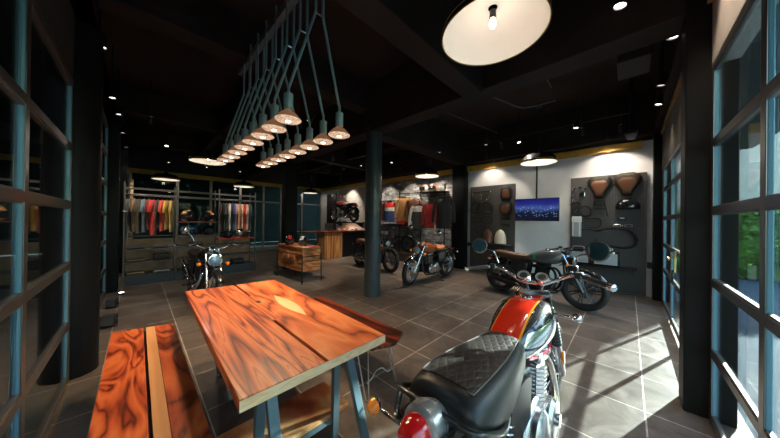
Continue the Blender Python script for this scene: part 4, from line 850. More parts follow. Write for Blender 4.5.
    if rail_:
        gp = [(-0.50, 0.15, 0.66), (-0.62, 0.182, 0.69), (-0.73, 0.184, 0.74), (-0.79, 0.172, 0.77), (-0.81, 0.12, 0.778), (-0.815, 0, 0.78), (-0.81, -0.12, 0.778), (-0.79, -0.172, 0.77), (-0.73, -0.184, 0.74), (-0.62, -0.182, 0.69), (-0.50, -0.15, 0.66)]
        gr = MB().tube(spline(gp, 6), 0.0115, 10).build('grab_rail', frame_black, t)
        for sy in (-1, 1): MB().tube(spline([(-0.80, sy*0.155, 0.772), (-0.84, sy*0.14, 0.70), (-0.80, sy*0.11, 0.68), (-0.70, sy*0.115, 0.68)], 4), 0.012, 8).build('rail_bracket', frame_black, gr)
    return t
paint = lambda n, c, r=0.18, me=0.0: mat(n, c, r, me, coat=1.0)
motorcycle('chrome and black motorcycle with a red-striped tank and quilted seat beside the wooden table', (0.86, 0.475), (2.24, 0.44), 2.0, 0.0, tank=stripe_tank_mat(), seat=leather, seat_kind='hero', gaiter=True, rail_=True, hero=True, guard=mat('silver_fender', (0.6, 0.6, 0.6), 0.2, 0.6, coat=1), eng=alloy, pipes=warm_pipe, label_tank='black tank with a red centre stripe edged in yellow and chrome flanks')
motorcycle('grey-tanked black motorcycle with a long brown seat in front of the white television wall', (5.32, 1.92), (5.13, 0.53), 3.0, 0, tank=paint('grey_tank_paint', (0.10, 0.11, 0.115)), seat=seat_brown, seat_kind='bench', guard=paint('black_fender_paint', (0.015, 0.015, 0.017)), spoked=False, rim=dark_alloy, eng=engine_black, pipes=black_metal, exhaust='low', bar='flat', lamp_shell=black_metal, mirrors=False, side=paint('black_side_paint', (0.02, 0.02, 0.02)), tag_=True)
motorcycle('chestnut and black classic motorcycle with a tan seat near the grey brick wall', (5.66, 3.45), (4.27, 3.50), 4.0, 10, tank=paint('chestnut_tank_paint', (0.36, 0.085, 0.02)), seat=mat('orange_tan_leather', (0.45, 0.15, 0.06), 0.45), seat_kind='solo', guard=chrome, engine='single', eng=alloy, pipes=chrome, side=paint('black_side_paint', (0.02, 0.02, 0.02)))
motorcycle('dark motorcycle with a brown seat half hidden behind the round blue-black column', (4.92, 6.12), (4.82, 4.68), 4.0, 0, tank=paint('dark_blue_tank_paint', (0.02, 0.035, 0.06)), seat=seat_brown, seat_kind='bench', guard=paint('black_fender_paint', (0.015, 0.015, 0.017)), rim=dark_alloy, eng=engine_black, pipes=alloy, bar='flat', lamp_shell=black_metal)
motorcycle('black cafe-racer motorcycle facing the camera before the clothes racks, with a bluish headlight', (0.74, 5.90), (0.80, 4.50), 4.0, 0, tank=paint('black_tank_paint', (0.015, 0.015, 0.015)), seat=leather, seat_kind='bench', guard=paint('black_fender_paint', (0.015, 0.015, 0.017)), eng=chrome, pipes=chrome, bar='high', exhaust='up', lens=mat('blue_headlight_glass', (0.16, 0.27, 0.42), 0.1, 0.3, coat=1, emit=(0.3, 0.5, 0.8), estr=0.03))
motorcycle('black motorcycle mounted high on the far wall display beside the dark door', (6.52, 8.53), (6.52, 10.05), 0.0, 0, z0=1.33, tank=paint('dark_red_tank_paint', (0.08, 0.01, 0.01)), seat=leather, seat_kind='bench', guard=paint('black_fender_paint', (0.015, 0.015, 0.017)), rim=chrome, eng=alloy, pipes=alloy, bar='flat')
# ------------------------------------------------------------------ television, pegboards and what hangs there
def screen_mat():
    m = bpy.data.materials.new('television_picture'); m.use_nodes = True; t = m.node_tree; b = t.nodes['Principled BSDF']; L = t.links.new
    tc = N(t, 'ShaderNodeTexCoord'); s = N(t, 'ShaderNodeSeparateXYZ'); L(tc.outputs['Object'], s.inputs[0])
    n = N(t, 'ShaderNodeTexNoise', Scale=2.3, Detail=5.0); L(tc.outputs['Object'], n.inputs['Vector'])
    z = math_n(t, 'ADD', math_n(t, 'MULTIPLY', s.outputs[2], 1.7), 0.5); zz = math_n(t, 'ADD', z, math_n(t, 'MULTIPLY', math_n(t, 'SUBTRACT', n.outputs[0], 0.5), 0.25))
    base = ramp(t, zz, [(0.0, (0.003, 0.006, 0.02)), (0.38, (0.006, 0.012, 0.04)), (0.46, (0.02, 0.05, 0.22)), (0.58, (0.06, 0.13, 0.42)), (0.72, (0.02, 0.03, 0.30)), (1.0, (0.004, 0.006, 0.14))])
    vo = N(t, 'ShaderNodeTexVoronoi', Scale=26.0); L(tc.outputs['Object'], vo.inputs['Vector'])
    lt = math_n(t, 'LESS_THAN', vo.outputs['Distance'], 0.22); band = math_n(t, 'LESS_THAN', math_n(t, 'ABSOLUTE', math_n(t, 'SUBTRACT', z, 0.42)), 0.22)
    mx = N(t, 'ShaderNodeMix', _data_type='RGBA'); L(math_n(t, 'MULTIPLY', math_n(t, 'MULTIPLY', lt, band), 0.8), mx.inputs[0]); L(base, mx.inputs[6]); mx.inputs[7].default_value = (0.5, 0.65, 0.9, 1)
    L(mx.outputs[2], b.inputs['Emission Color']); b.inputs['Emission Strength'].default_value = 0.6; b.inputs['Base Color'].default_value = (0.01, 0.01, 0.02, 1); b.inputs['Roughness'].default_value = 0.12
    return m
t = thing('television', 'flat television showing a blue city skyline, hung from the ceiling on a black pole', 'television', (6.72, 1.62, 1.74))
MB().bb(0, 0.045, -0.475, 0.475, -0.275, 0.275).build('housing', plastic, t, smooth=False, bevel=0.006)
MB().bb(-0.004, 0.0, -0.463, 0.463, -0.258, 0.262).build('screen', screen_mat(), t, smooth=False, label='blue night skyline picture')
MB().tube([(0.07, 0, 0.05), (0.07, 0, CEIL-1.74)], 0.02, 12).build('ceiling_pole', black_metal, t)
MB().bb(0.04, 0.09, -0.1, 0.1, -0.1, 0.1).build('mounting_bracket', black_metal, t, smooth=False)
def peg_mat():
    m = bpy.data.materials.new('perforated_grey_board'); m.use_nodes = True; t = m.node_tree; b = t.nodes['Principled BSDF']; L = t.links.new
    tc = N(t, 'ShaderNodeTexCoord'); s = N(t, 'ShaderNodeSeparateXYZ'); L(tc.outputs['Object'], s.inputs[0])
    f = lambda a: math_n(t, 'SUBTRACT', math_n(t, 'FRACT', math_n(t, 'MULTIPLY', a, 22.0)), 0.5)
    y, z = f(s.outputs[1]), f(s.outputs[2]); r = math_n(t, 'ADD', math_n(t, 'MULTIPLY', y, y), math_n(t, 'MULTIPLY', z, z))
    mx = N(t, 'ShaderNodeMix', _data_type='RGBA'); L(math_n(t, 'LESS_THAN', r, 0.045), mx.inputs[0]); mx.inputs[6].default_value = (0.075, 0.073, 0.073, 1); mx.inputs[7].default_value = (0.015, 0.015, 0.015, 1)
    L(mx.outputs[2], b.inputs['Base Color']); b.inputs['Roughness'].default_value = 0.55; return m
peg = peg_mat()
for y0, y1, lab in ((2.17, 3.41, 'narrow dark perforated pegboard panel nearer the brick wall'), (-0.25, 0.965, 'wide dark perforated pegboard panel nearer the windows')):
    o = MB().bb(6.955, TVX-0.001, y0, y1, 0.02, 2.455).build('pegboard', peg, smooth=False, bevel=0.003); tag(o, lab, 'pegboard')
PX = 6.956
def peg_tube(name, label, cat, pts, r=0.014, m=None, y=0, z=0, out=0.05, closed=False, group=None, k=5):
    """pts in board coordinates (y, z, stand-off)"""
    p = spline([(-q[2] if len(q) > 2 else -out, q[0], q[1]) for q in pts], k, closed)
    o = MB().tube(p, r*1.4, 8, closed).build(name, m or black_metal); o.location = (PX, y, z)
    return tag(o, label, cat, group)

def wall_seat(name, label, y, z, outline, m_edge, m_mid, depth=0.10):
    """upholstered pad hung facing the room: outline list (z, half width)"""
    t = thing(name, label, 'seat', (PX, y, z)); r0 = []; mbs = MB()
    for sc_, dx in ((1.0, 0.0), (1.03, -0.03), (0.96, -0.065), (0.80, -0.085)):
        pts = [(hw*sc_, (zz-0.0)*sc_) for zz, hw in outline]+[(-hw*sc_, zz*sc_) for zz, hw in reversed(outline)]
        r0.append([(dx, a, b) for a, b in pts])
    mbs.loft(r0).build('pad', m_edge, t)
    r1 = []
    for sc_, dx in ((0.70, -0.083), (0.62, -0.096), (0.35, -0.10)):
        pts = [(hw*sc_, zz*sc_-0.02) for zz, hw in outline]+[(-hw*sc_, zz*sc_-0.02) for zz, hw in reversed(outline)]; r1.append([(dx, a, b) for a, b in pts])
    MB().loft(r1).build('cover', m_mid, t); return t
copper_l = mat('copper_brown_leather', (0.17, 0.075, 0.042), 0.32, 0.2); choc = mat('chocolate_leather', (0.035, 0.022, 0.018), 0.45); brn = mat('red_brown_leather', (0.12, 0.045, 0.025), 0.4)
OUTL = [(-0.22, 0.075), (-0.12, 0.10), (-0.03, 0.15), (0.06, 0.195), (0.14, 0.20), (0.20, 0.17), (0.24, 0.10)]
wall_seat('touring_seat', 'black and copper saddle-shaped seat, beside the chrome fittings of the wide pegboard', 0.46, 2.20, OUTL, leather, copper_l)
wall_seat('touring_seat', 'black and copper saddle-shaped seat nearest to the board edge by the windows', 0.03, 2.22, OUTL, choc, copper_l)
t = thing('fly_screen', 'small glossy dark headlight cowl on the wide pegboard below the edge-side seat', 'cowl', (PX, 0.02, 1.83))
rings = []
for i in range(7):
    a = pi/2*i/6; rings.append([(-0.02-0.13*sin(a), 0.19*cos(a)*cos(b), -0.06+0.19*max(0, sin(b))*cos(a)-(0.05*cos(a) if sin(b) < 0 else 0)) for b in [2*pi*k/20 for k in range(20)]])
MB().loft(rings).build('shell', mat('gloss_black', (0.012, 0.014, 0.018), 0.08, coat=1), t)
def rack_thing():
    t = thing('backrest_frame', 'black tubular backrest frame hanging under the first top seat of the wide pegboard', 'bike part', (PX, 0.46, 1.78)); mb = MB()
    for sy in (-1, 1): mb.tube([(-0.05, sy*0.07, 0.16), (-0.06, sy*0.11, -0.05), (-0.03, sy*0.14, -0.2)], 0.011, 8)
    mb.build('side_tubes', black_metal, t); mb = MB()
    for zz, ww in ((0.13, 0.085), (0.05, 0.095), (-0.04, 0.11)): mb.tube([(-0.055, -ww, zz), (-0.055, ww, zz)], 0.01, 8)
    mb.build('cross_tubes', black_metal, t); MB().bb(-0.085, -0.06, -0.085, 0.085, 0.10, 0.155).build('pad', leather, t, bevel=0.01)
rack_thing()
B2 = 'small chrome fittings on the wide pegboard'
k = 0
for (y, z), lab in [((0.90, 2.20), 'bright round chrome fitting at the upper corner of the wide pegboard'), ((0.80, 2.23), 'chrome cap in the middle of the upper fittings row'), ((0.71, 2.19), 'chrome disc closest to the copper seat'), ((0.90, 2.06), 'small chrome knob under the corner fitting'), ((0.75, 2.07), 'largest square chrome bracket below the round caps'), ((0.90, 1.95), 'lowest small chrome knob above the black crash bars')]:
    if k == 4: o = MB().bb(-0.05, 0, -0.05, 0.05, -0.05, 0.05).build('chrome_bracket', chrome, bevel=0.01, smooth=False)
    else: o = MB().lathe([(0.012, 0), (0.03, 0.02), (0.034, 0.035), (0.02, 0.05), (0.001, 0.053)], (0, 0, 0), (-1, 0, 0), 18).build('chrome_fitting', chrome)
    o.location = (PX, y, z); tag(o, lab, 'bike part', B2); k += 1
peg_tube('crash_bar', 'black S-bent engine crash bar high on the wide pegboard at its outer edge', 'bike part', [(0.10, 0.10), (0.02, 0.16), (-0.06, 0.13), (-0.07, 0.05), (0.03, 0.0), (0.06, -0.07), (0.0, -0.13), (-0.08, -0.11)], 0.014, y=0.86, z=1.74)
peg_tube('crash_bar', 'black hexagonal looped crash bar beside the S-bent bar', 'bike part', [(0.10, 0.02), (0.04, 0.10), (-0.06, 0.09), (-0.11, 0.0), (-0.07, -0.10), (0.03, -0.11)], 0.014, y=0.70, z=1.70, closed=True)
peg_tube('luggage_rail', 'thin black C-shaped rail in the middle of the wide pegboard', 'bike part', [(0.14, 0.10), (0.0, 0.11), (-0.11, 0.08), (-0.13, -0.04), (-0.05, -0.10), (0.10, -0.09)], 0.010, y=0.56, z=1.44)
peg_tube('luggage_rail', 'thin black bent rail just under the C-shaped rail', 'bike part', [(0.18, 0.06), (0.05, 0.08), (-0.08, 0.05), (-0.16, 0.06)], 0.010, y=0.58, z=1.22)
peg_tube('engine_guard', 'large black oval engine guard hoop above the metal cases', 'bike part', [(0.34, 0.14), (0.10, 0.20), (-0.16, 0.17), (-0.28, 0.04), (-0.26, -0.12), (-0.10, -0.19), (0.22, -0.14), (0.36, -0.05)], 0.016, y=0.17, z=1.13)
t = thing('visor', 'small black peaked cover above the white-framed goggles on the wide pegboard', 'bike part', (PX, 0.10, 1.54))
MB().prism([(-0.08, -0.03), (-0.06, 0.05), (0.06, 0.05), (0.08, -0.03)], -0.07, 0, 'x').build('cover', plastic, t, bevel=0.015)
MB().bb(-0.078, -0.07, -0.035, 0.035, -0.01, 0.02).build('label_plate', mat('silver_plate', (0.5, 0.5, 0.5), 0.3, 0.6), t, smooth=False)
t = thing('twin_lamp_bar', 'pair of dark lamps in a white-edged bar on the wide pegboard under the peaked cover', 'bike part', (PX, 0.09, 1.39))
for sy in (-1, 1): MB().box((-0.04, sy*0.085, 0), (0.06, 0.12, 0.055)).build('lamp', mat('silver_plate', (0.5, 0.5, 0.5), 0.3, 0.6), t, bevel=0.015); MB().box((-0.072, sy*0.085, 0), (0.004, 0.09, 0.03)).build('lamp_glass', black_metal, t, bevel=0.001)
MB().box((-0.03, 0, 0), (0.03, 0.08, 0.02)).build('bracket', chrome, t)
t = thing('white_canister', 'upright white canister with a silver window hung at the outer edge of the wide pegboard', 'canister', (PX, 0.845, 1.34))
MB().bb(-0.09, 0, -0.085, 0.085, -0.22, 0.22).build('body', mat('silver_canister', (0.42, 0.46, 0.5), 0.3, 0.4), t, bevel=0.015); MB().bb(-0.095, 0, -0.09, 0.09, 0.10, 0.24).build('cap', mat('white_plastic', (0.78, 0.78, 0.76), 0.35), t, bevel=0.02)
for sy in (-1, 1): MB().bb(-0.096, -0.088, sy*0.06-0.012, sy*0.06+0.012, -0.2, 0.12).build('strip', mat('white_plastic', (0.78, 0.78, 0.76), 0.35), t, smooth=False)
case_m = mat('brushed_case_face', (0.62, 0.68, 0.72), 0.3, 0.6)
for y, lab in ((0.34, 'black-cornered metal pannier case with a pale face, fully in view under the oval hoop'), (0.80, 'metal pannier case partly behind the grey-tanked motorcycle fork')):
    t = thing('pannier_case', lab, 'case', (PX, y, 0.70), 0)
    MB().bb(-0.22, -0.01, -0.21, 0.21, -0.15, 0.14).build('body', black_metal, t, bevel=0.015); MB().bb(-0.228, -0.22, -0.18, 0.18, -0.12, 0.11).build('face_plate', case_m, t, smooth=False, label='pale metal face')
    MB().bb(-0.225, -0.005, -0.215, 0.215, 0.14, 0.175).build('lid', black_metal, t, bevel=0.01); MB().tube(spline([(-0.11, -0.10, 0.175), (-0.11, -0.08, 0.215), (-0.11, 0.08, 0.215), (-0.11, 0.10, 0.175)], 4), 0.009, 8).build('handle', case_m, t)
    for sy in (-1, 1): MB().bb(-0.236, -0.222, sy*0.12-0.02, sy*0.12+0.02, 0.10, 0.15).build('latch', chrome, t, smooth=False)
t = thing('pegboard_shelf', 'dark steel shelf under the pannier cases of the wide pegboard', 'shelf', (PX, 0.5, 0.53)); MB().bb(-0.26, 0, -0.62, 0.40, -0.012, 0.012).build('shelf_board', black_metal, t, smooth=False)
for yy in (-0.55, 0.35): MB().bb(-0.22, 0, yy-0.01, yy+0.01, -0.09, -0.012).build('bracket', black_metal, t, smooth=False)
# narrow board
t = thing('handlebar', 'chrome and black trapezoid handlebar at the top of the narrow pegboard', 'handlebar', (PX, 3.06, 2.17))
MB().tube([(-0.06, 0.26, 0.11), (-0.06, -0.26, 0.13)], 0.020, 10).build('grip_bar', rubber, t)
MB().tube(spline([(-0.06, 0.26, 0.11), (-0.07, 0.235, -0.02), (-0.06, 0.15, -0.13), (-0.05, 0.05, -0.17), (-0.05, -0.06, -0.17), (-0.06, -0.16, -0.12), (-0.07, -0.25, -0.01), (-0.06, -0.26, 0.13)], 4), 0.014, 10).build('bent_tube', mat('bronze_chrome', (0.5, 0.42, 0.34), 0.2, 1.0), t)
MB().tube([(-0.06, 0.0, 0.12), (-0.05, 0, -0.17)], 0.010, 8).build('clamp_stem', chrome, t)
peg_tube('crash_bar', 'black rounded crash bar on the brick side of the narrow pegboard under the handlebar', 'bike part', [(0.06, 0.15), (0.13, 0.05), (0.14, -0.10), (0.03, -0.15), (-0.08, -0.11), (-0.04, 0.0), (-0.10, 0.10), (-0.04, 0.16)], 0.018, y=3.22, z=1.82, closed=True)
peg_tube('crash_bar', 'black rounded crash bar in the middle of the narrow pegboard under the handlebar', 'bike part', [(-0.04, 0.15), (-0.13, 0.05), (-0.14, -0.10), (-0.03, -0.15), (0.08, -0.11), (0.04, 0.0), (0.10, 0.10), (0.04, 0.16)], 0.018, y=2.88, z=1.82, closed=True)
for (y, z), lab in (((3.2, 1.50), 'dark tubular pannier rail below the brick-side crash bar'), ((2.9, 1.48), 'dark tubular pannier rail below the middle crash bar'), ((3.08, 1.18), 'dark wide tubular rack at the middle height of the narrow pegboard')):
    t = thing('pannier_rail', lab, 'bike part', (PX, y, z)); mb = MB(); mb.tube(spline([(-0.05, 0.14, 0.08), (-0.05, 0.0, 0.11), (-0.05, -0.14, 0.08), (-0.05, -0.15, -0.06), (-0.05, 0.0, -0.10), (-0.05, 0.15, -0.06)], 4, True), 0.013, 8, True); mb.build('loop', black_metal, t)
    MB().tube([(-0.05, 0.1, -0.07), (-0.06, -0.1, 0.07)], 0.01, 8).build('cross_tube', black_metal, t)
OUT2 = [(-0.17, 0.09), (-0.12, 0.13), (0.0, 0.135), (0.12, 0.12), (0.19, 0.09)]
wall_seat('passenger_seat', 'glossy dark brown passenger seat at the top corner of the narrow pegboard', 2.38, 2.20, OUT2, leather, brn)
wall_seat('solo_seat', 'black-rimmed brown solo seat below the top seat of the narrow pegboard', 2.39, 1.80, [(-0.18, 0.07), (-0.10, 0.13), (0.0, 0.16), (0.10, 0.16), (0.16, 0.12)], leather, brn)
for z, lab in ((1.46, 'small dark saddle hook piece'), (1.30, 'lower small dark bracket')):
    o = MB().tube(spline([(-0.02, 0.1, 0.03), (-0.08, 0.05, 0.05), (-0.08, -0.05, 0.05), (-0.02, -0.10, 0.03)], 4), 0.014, 8).build('seat_bracket', black_metal); o.location = (PX+0.015, 2.40, z); tag(o, lab+' below the brown solo seat on the narrow pegboard', 'bike part')
def cowl(label, y, z, m):
    t = thing('seat_cowl', label, 'seat cowl', (6.70, y, z)); rings = []
    for i in range(8):
        a = pi/2*i/7; rings.append([(0.13*cos(a)*cos(b), 0.15*cos(a)*sin(b), -0.17+0.37*sin(a)**0.8) for b in [2*pi*k/20 for k in range(20)]])
    MB().loft(rings).build('cover', m, t); MB().bb(-0.10, 0.12, -0.12, 0.12, -0.20, -0.17).build('base', plastic, t, smooth=False); return t
cowl('ribbed white seat cowl standing on the shelf of the narrow pegboard', 2.44, 1.03, mat('cream_gloss', (0.62, 0.57, 0.48), 0.3, coat=0.5))
cowl('red-brown seat cowl beside the white one on the narrow pegboard shelf', 2.78, 1.03, brn)
t = thing('pegboard_shelf', 'dark steel shelf carrying the two seat cowls at the narrow pegboard', 'shelf', (PX, 2.8, 0.815)); MB().bb(-0.42, 0, -0.6, 0.55, -0.012, 0.012).build('shelf_board', black_metal, t, smooth=False)
for yy in (-0.5, 0.5): MB().bb(-0.35, 0, yy-0.01, yy+0.01, -0.09, -0.012).build('bracket', black_metal, t, smooth=False)
t = thing('wall_socket_box', 'small black box on the white wall beside the window corner, knee high', 'socket', (7.02, -0.30, 0.62)); MB().bb(-0.04, 0, -0.04, 0.04, -0.06, 0.06).build('box', plastic, t, bevel=0.006); MB().lathe([(0.02, 0), (0.018, 0.01), (0.001, 0.01)], (-0.04, 0, 0), (-1, 0, 0), 14).build('socket_face', black_metal, t)

# ------------------------------------------------------------------ garments and helmets
def cloth(name, c, c2=None, rough=0.85): return mat(name, c, rough, bump=0.3, bscale=18, vary=0.18, vscale=9, sheen=0.2)
def shirt(kind, label, loc, rz, m, length=0.70, width=0.46, sleeve=0.22, sl_m=None, hem=None, collar=None, group=None, chest=None, waist=None, thick=0.055, open_=False, seed=0):
    rnd = random.Random(seed); t = thing(kind, label, 'shirt' if kind == 't_shirt' else 'jacket', loc, rz, group); hw = width/2
    def row(z, w_, d, n=22, ph=0): return [(w_*cos(a)+0.004*sin(5*a+ph), d*sin(a)*(1+0.22*sin(3*a+ph*2))+0.006*sin(7*a+z*9), z) for a in [2*pi*k/n for k in range(n)]]
    ph = rnd.uniform(0, 6)
    zs = [(0.0, 0.06, 0.028), (-0.015, 0.09, 0.035), (-0.045, hw*0.80, min(0.045, thick*0.9)), (-0.09, hw*0.90, thick), (-0.2, hw*0.84, thick*1.1), (-0.4, hw*0.82, thick*1.05), (-length*0.85, hw*0.86, thick), (-length, hw*0.90, thick*0.8)]
    if chest is None: MB().loft([row(z, a, b, ph=ph) for z, a, b in zs]).build('body', m, t)
    else:
        a_ = [r for r in zs if r[0] >= -0.2]; MB().loft([row(z, a, b, ph=ph) for z, a, b in a_]).build('yoke', m, t)
        MB().loft([row(-0.2, hw*0.841, thick*1.101, ph=ph), row(-0.33, hw*0.825, thick*1.06, ph=ph)]).build('chest_panel', chest, t)
        MB().loft([row(-0.33, hw*0.825, thick*1.06, ph=ph), row(-0.45, hw*0.83, thick, ph=ph), row(-length, hw*0.88, thick*0.85, ph=ph)]).build('lower_panel', waist, t)
    for sx in (-1, 1):
        L_ = sleeve; p = [Vector((sx*hw*0.72, 0, -0.055)), Vector((sx*(hw*0.98), 0, -0.11)), Vector((sx*(hw+0.035+0.02*rnd.random()), 0.01, -0.11-L_*0.5)), Vector((sx*(hw+0.05), 0.02, -0.11-L_))]
        r0 = 0.058 if L_ < 0.35 else 0.055
        s_ = MB(); s_.tube(spline(p, 4), [r0*(1-0.18*i/12) for i in range(13)], 12); s_.build('sleeve', sl_m or m, t, T=Matrix.Diagonal((1, 0.55 if sleeve < 0.35 else 1, 1, 1)))
        if hem: c = MB(); c.tube([p[3]+Vector((0, 0, 0.03)), p[3]-Vector((0, 0, 0.004))], r0*0.86, 12); c.build('cuff', hem, t, T=Matrix.Diagonal((1, 0.62, 1, 1)))
    if collar: MB().tube(spline([(-0.07, 0, -0.01), (-0.05, -0.04, 0.02), (0.05, -0.04, 0.02), (0.07, 0, -0.01), (0.05, 0.035, 0.03), (-0.05, 0.035, 0.03)], 3, True), 0.018, 8, True).build('collar', collar, t)
    h = MB(); h.tube([(-hw*0.7, 0, -0.05), (0, 0, 0.02), (hw*0.7, 0, -0.05)], 0.008, 6); h.tube(spline([(0, 0, 0.01), (0, 0, 0.05), (0, 0.02, 0.078), (0, 0, 0.092), (0, -0.016, 0.078)], 4), 0.0035, 6); h.build('hanger', black_metal, t)
    return t
def helmet(label, loc, rz, shell, stripe=None, visor=None, group=None, r=0.135):
    t = thing('helmet', label, 'helmet', loc, rz, group); n, m_ = 28, 18; parts = {'shell': MB(), 'visor': MB(), 'stripe': MB()}
    def P(a, th, k=1.0): x = r*1.06*k*sin(th)*cos(a); y = r*0.94*k*sin(th)*sin(a); z = r*k*cos(th); return (x, y, z*(1.0 if z > 0 else 0.92)+r*0.82)
    for i in range(m_):
        for j in range(n):
            a0, a1, t0, t1 = 2*pi*j/n-pi, 2*pi*(j+1)/n-pi, pi*i/m_, pi*(i+1)/m_; am, tm = (a0+a1)/2, (t0+t1)/2
            if tm > pi*0.84: continue
            face = abs(am) < 1.05 and 1.15 < tm < 2.15
            ys = abs(r*sin(tm)*sin(am)); st = stripe and ys < r*0.36 and not face
            key = 'visor' if face else 'stripe' if st else 'shell'; k = 1.02 if key == 'visor' else 1.0
            q = [P(a0, max(t0, 0.01), k), P(a0, t1, k), P(a1, t1, k), P(a1, max(t0, 0.01), k)]; parts[key].add(q, [(0, 1, 2, 3)])
    for key, mm in (('shell', shell), ('visor', visor or mat('smoked_visor', (0.02, 0.02, 0.025), 0.08, coat=1)), ('stripe', stripe)):
        if parts[key].v and mm:
            o = parts[key].build(key, mm, t); bm = bmesh.new(); bm.from_mesh(o.data); bmesh.ops.remove_doubles(bm, verts=bm.verts, dist=1e-5); bm.to_mesh(o.data); bm.free()
            sm = o.modifiers.new('thickness', 'SOLIDIFY'); sm.thickness = 0.006; sm.offset = -1
    MB().tube([P(a/20*2*pi, pi*0.84, 1.0) for a in range(20)], 0.009, 6, True).build('edge_trim', rubber, t)
    return t
# free-standing clothes rack of three bays
rk = thing('clothes_rack', 'long dark steel three-bay clothes rack with a panelled base before the rear glazing', 'rack', (1.02, 7.65, 0)); TK = Matrix.Translation((-1.02, -7.65, 0))
post = mat('grey_brown_steel', (0.11, 0.10, 0.10), 0.4, 0.5); basem = mat('slate_blue_panel', (0.035, 0.048, 0.06), 0.45); tan_p = mat('tan_back_panel', (0.5, 0.3, 0.18), 0.6, vary=0.15)
PXS = (-0.20, 0.615, 1.43, 2.265)
for x in PXS:
    for y in (7.42, 7.90): MB().bb(x-0.012, x+0.012, y-0.012, y+0.012, 0, 2.17, TK).build('post', post, rk, smooth=False, bevel=0.002)
MB().bb(PXS[0], PXS[3], 7.405, 7.435, 2.02, 2.06, TK).build('top_rail', post, rk, smooth=False); MB().bb(PXS[0], PXS[3], 7.89, 7.91, 1.0, 1.02, TK).build('rear_rail', post, rk, smooth=False)
for a, b in zip(PXS[:-1], PXS[1:]):
    MB().bb(a+0.016, b-0.016, 7.43, 7.90, 0.0, 0.215, TK).build('base_panel', basem, rk, smooth=False, bevel=0.004)
    MB().bb(a+0.016, b-0.016, 7.86, 7.875, 0.215, 0.95, TK).build('back_panel', tan_p, rk, smooth=False)
    for z in (0.47, 0.74): MB().bb(a+0.016, b-0.016, 7.44, 7.88, z-0.012, z+0.012, TK).build('shelf', post, rk, smooth=False)
for a, b in ((PXS[0], PXS[1]), (PXS[2], PXS[3])): MB().tube([(a, 7.66, 1.93), (b, 7.66, 1.93)], 0.013, 10, M=TK).build('hanging_rail', post, rk)
MB().bb(PXS[1]+0.016, PXS[2]-0.016, 7.44, 7.88, 1.325, 1.345, TK).build('helmet_shelf', mat('red_brown_shelf', (0.16, 0.05, 0.04), 0.5), rk, smooth=False)
MB().bb(PXS[1]+0.016, PXS[2]-0.016, 7.44, 7.88, 0.985, 1.005, TK).build('shelf', post, rk, smooth=False)
MB().bb(PXS[2]+0.016, PXS[3]-0.016, 7.44, 7.88, 0.895, 0.915, TK).build('shelf', mat('red_shelf', (0.55, 0.05, 0.03), 0.5), rk, smooth=False, label='red-edged shelf')
charc = cloth('charcoal_cotton', (0.05, 0.05, 0.055)); blk = cloth('black_cotton', (0.018, 0.018, 0.02)); olive_b = cloth('olive_brown_cotton', (0.20, 0.11, 0.045)); denim = cloth('denim_blue', (0.15, 0.24, 0.30)); maroon = cloth('maroon_cotton', (0.20, 0.018, 0.02))
redc = cloth('bright_red_cotton', (0.72, 0.03, 0.018)); yel = cloth('mustard_cotton', (0.62, 0.36, 0.055)); yel2 = cloth('yellow_camouflage_cotton', (0.5, 0.34, 0.08)); white_c = cloth('white_cotton', (0.72, 0.68, 0.62)); cream_c = cloth('cream_cotton', (0.74, 0.6, 0.42)); navy = cloth('navy_cotton', (0.03, 0.05, 0.2)); lilac = cloth('lilac_cotton', (0.36, 0.3, 0.42)); peach = cloth('peach_cotton', (0.72, 0.34, 0.2)); wine = cloth('wine_black_cotton', (0.06, 0.015, 0.02)); dgreen = cloth('dark_green_cotton', (0.02, 0.06, 0.05)); coral = cloth('coral_red_cotton', (0.8, 0.09, 0.05))
G1 = 'T-shirts on the bay beside the glazing'; G2 = 'T-shirts on the bay nearest the wooden console'
SH1 = [(charc, 'charcoal T-shirt with a white sleeve hem, first on the rail at the glazing end', white_c, 0.72), (olive_b, 'olive-brown T-shirt hanging second from the glazing end', None, 0.70), (cloth('dark_olive_cotton', (0.08, 0.055, 0.03)), 'dark olive long T-shirt behind the denim-blue one', None, 0.74), (denim, 'denim-blue T-shirt with grey sleeves before the red ones', None, 0.72), (maroon, 'maroon T-shirt squeezed before the first bright red one', None, 0.66), (redc, 'wide bright red T-shirt, longer of the two bright red ones', None, 0.78), (blk, 'black T-shirt between the two bright red ones', None, 0.62), (coral, 'bright red T-shirt beside the mustard one', None, 0.70), (yel, 'mustard yellow T-shirt next to the red one', None, 0.66), (yel2, 'yellow camouflage T-shirt last on the rail by the helmet bay', None, 0.72)]
for i, (m, lab, hem, ln) in enumerate(SH1): shirt('t_shirt', lab, (-0.13+0.074*i, 7.66, 1.83), R(80+4*sin(i*2.3)), m, ln, 0.44, 0.17, hem=hem, group=G1, seed=i, thick=0.034)
SH2 = [(wine, 'wine-black T-shirt first on the rail beside the helmet bay', 0.74), (blk, 'plain black T-shirt second from the helmet bay', 0.74), (cloth('soot_black_cotton', (0.03, 0.028, 0.026)), 'soot-black T-shirt with a wide sleeve, third from the helmet bay', 0.72), (white_c, 'off-white T-shirt beside the soot-black one', 0.72), (navy, 'navy blue T-shirt between off-white and lilac', 0.74), (lilac, 'pale lilac T-shirt', 0.70), (peach, 'peach orange T-shirt', 0.68), (cream_c, 'cream T-shirt beside the long red one', 0.66), (redc, 'long bright red T-shirt on the pale shirts rail', 0.76), (cloth('light_pink_cotton', (0.76, 0.5, 0.46)), 'pinkish white T-shirt after the red one', 0.70), (dgreen, 'dark green T-shirt at the console end of the rail', 0.74)]
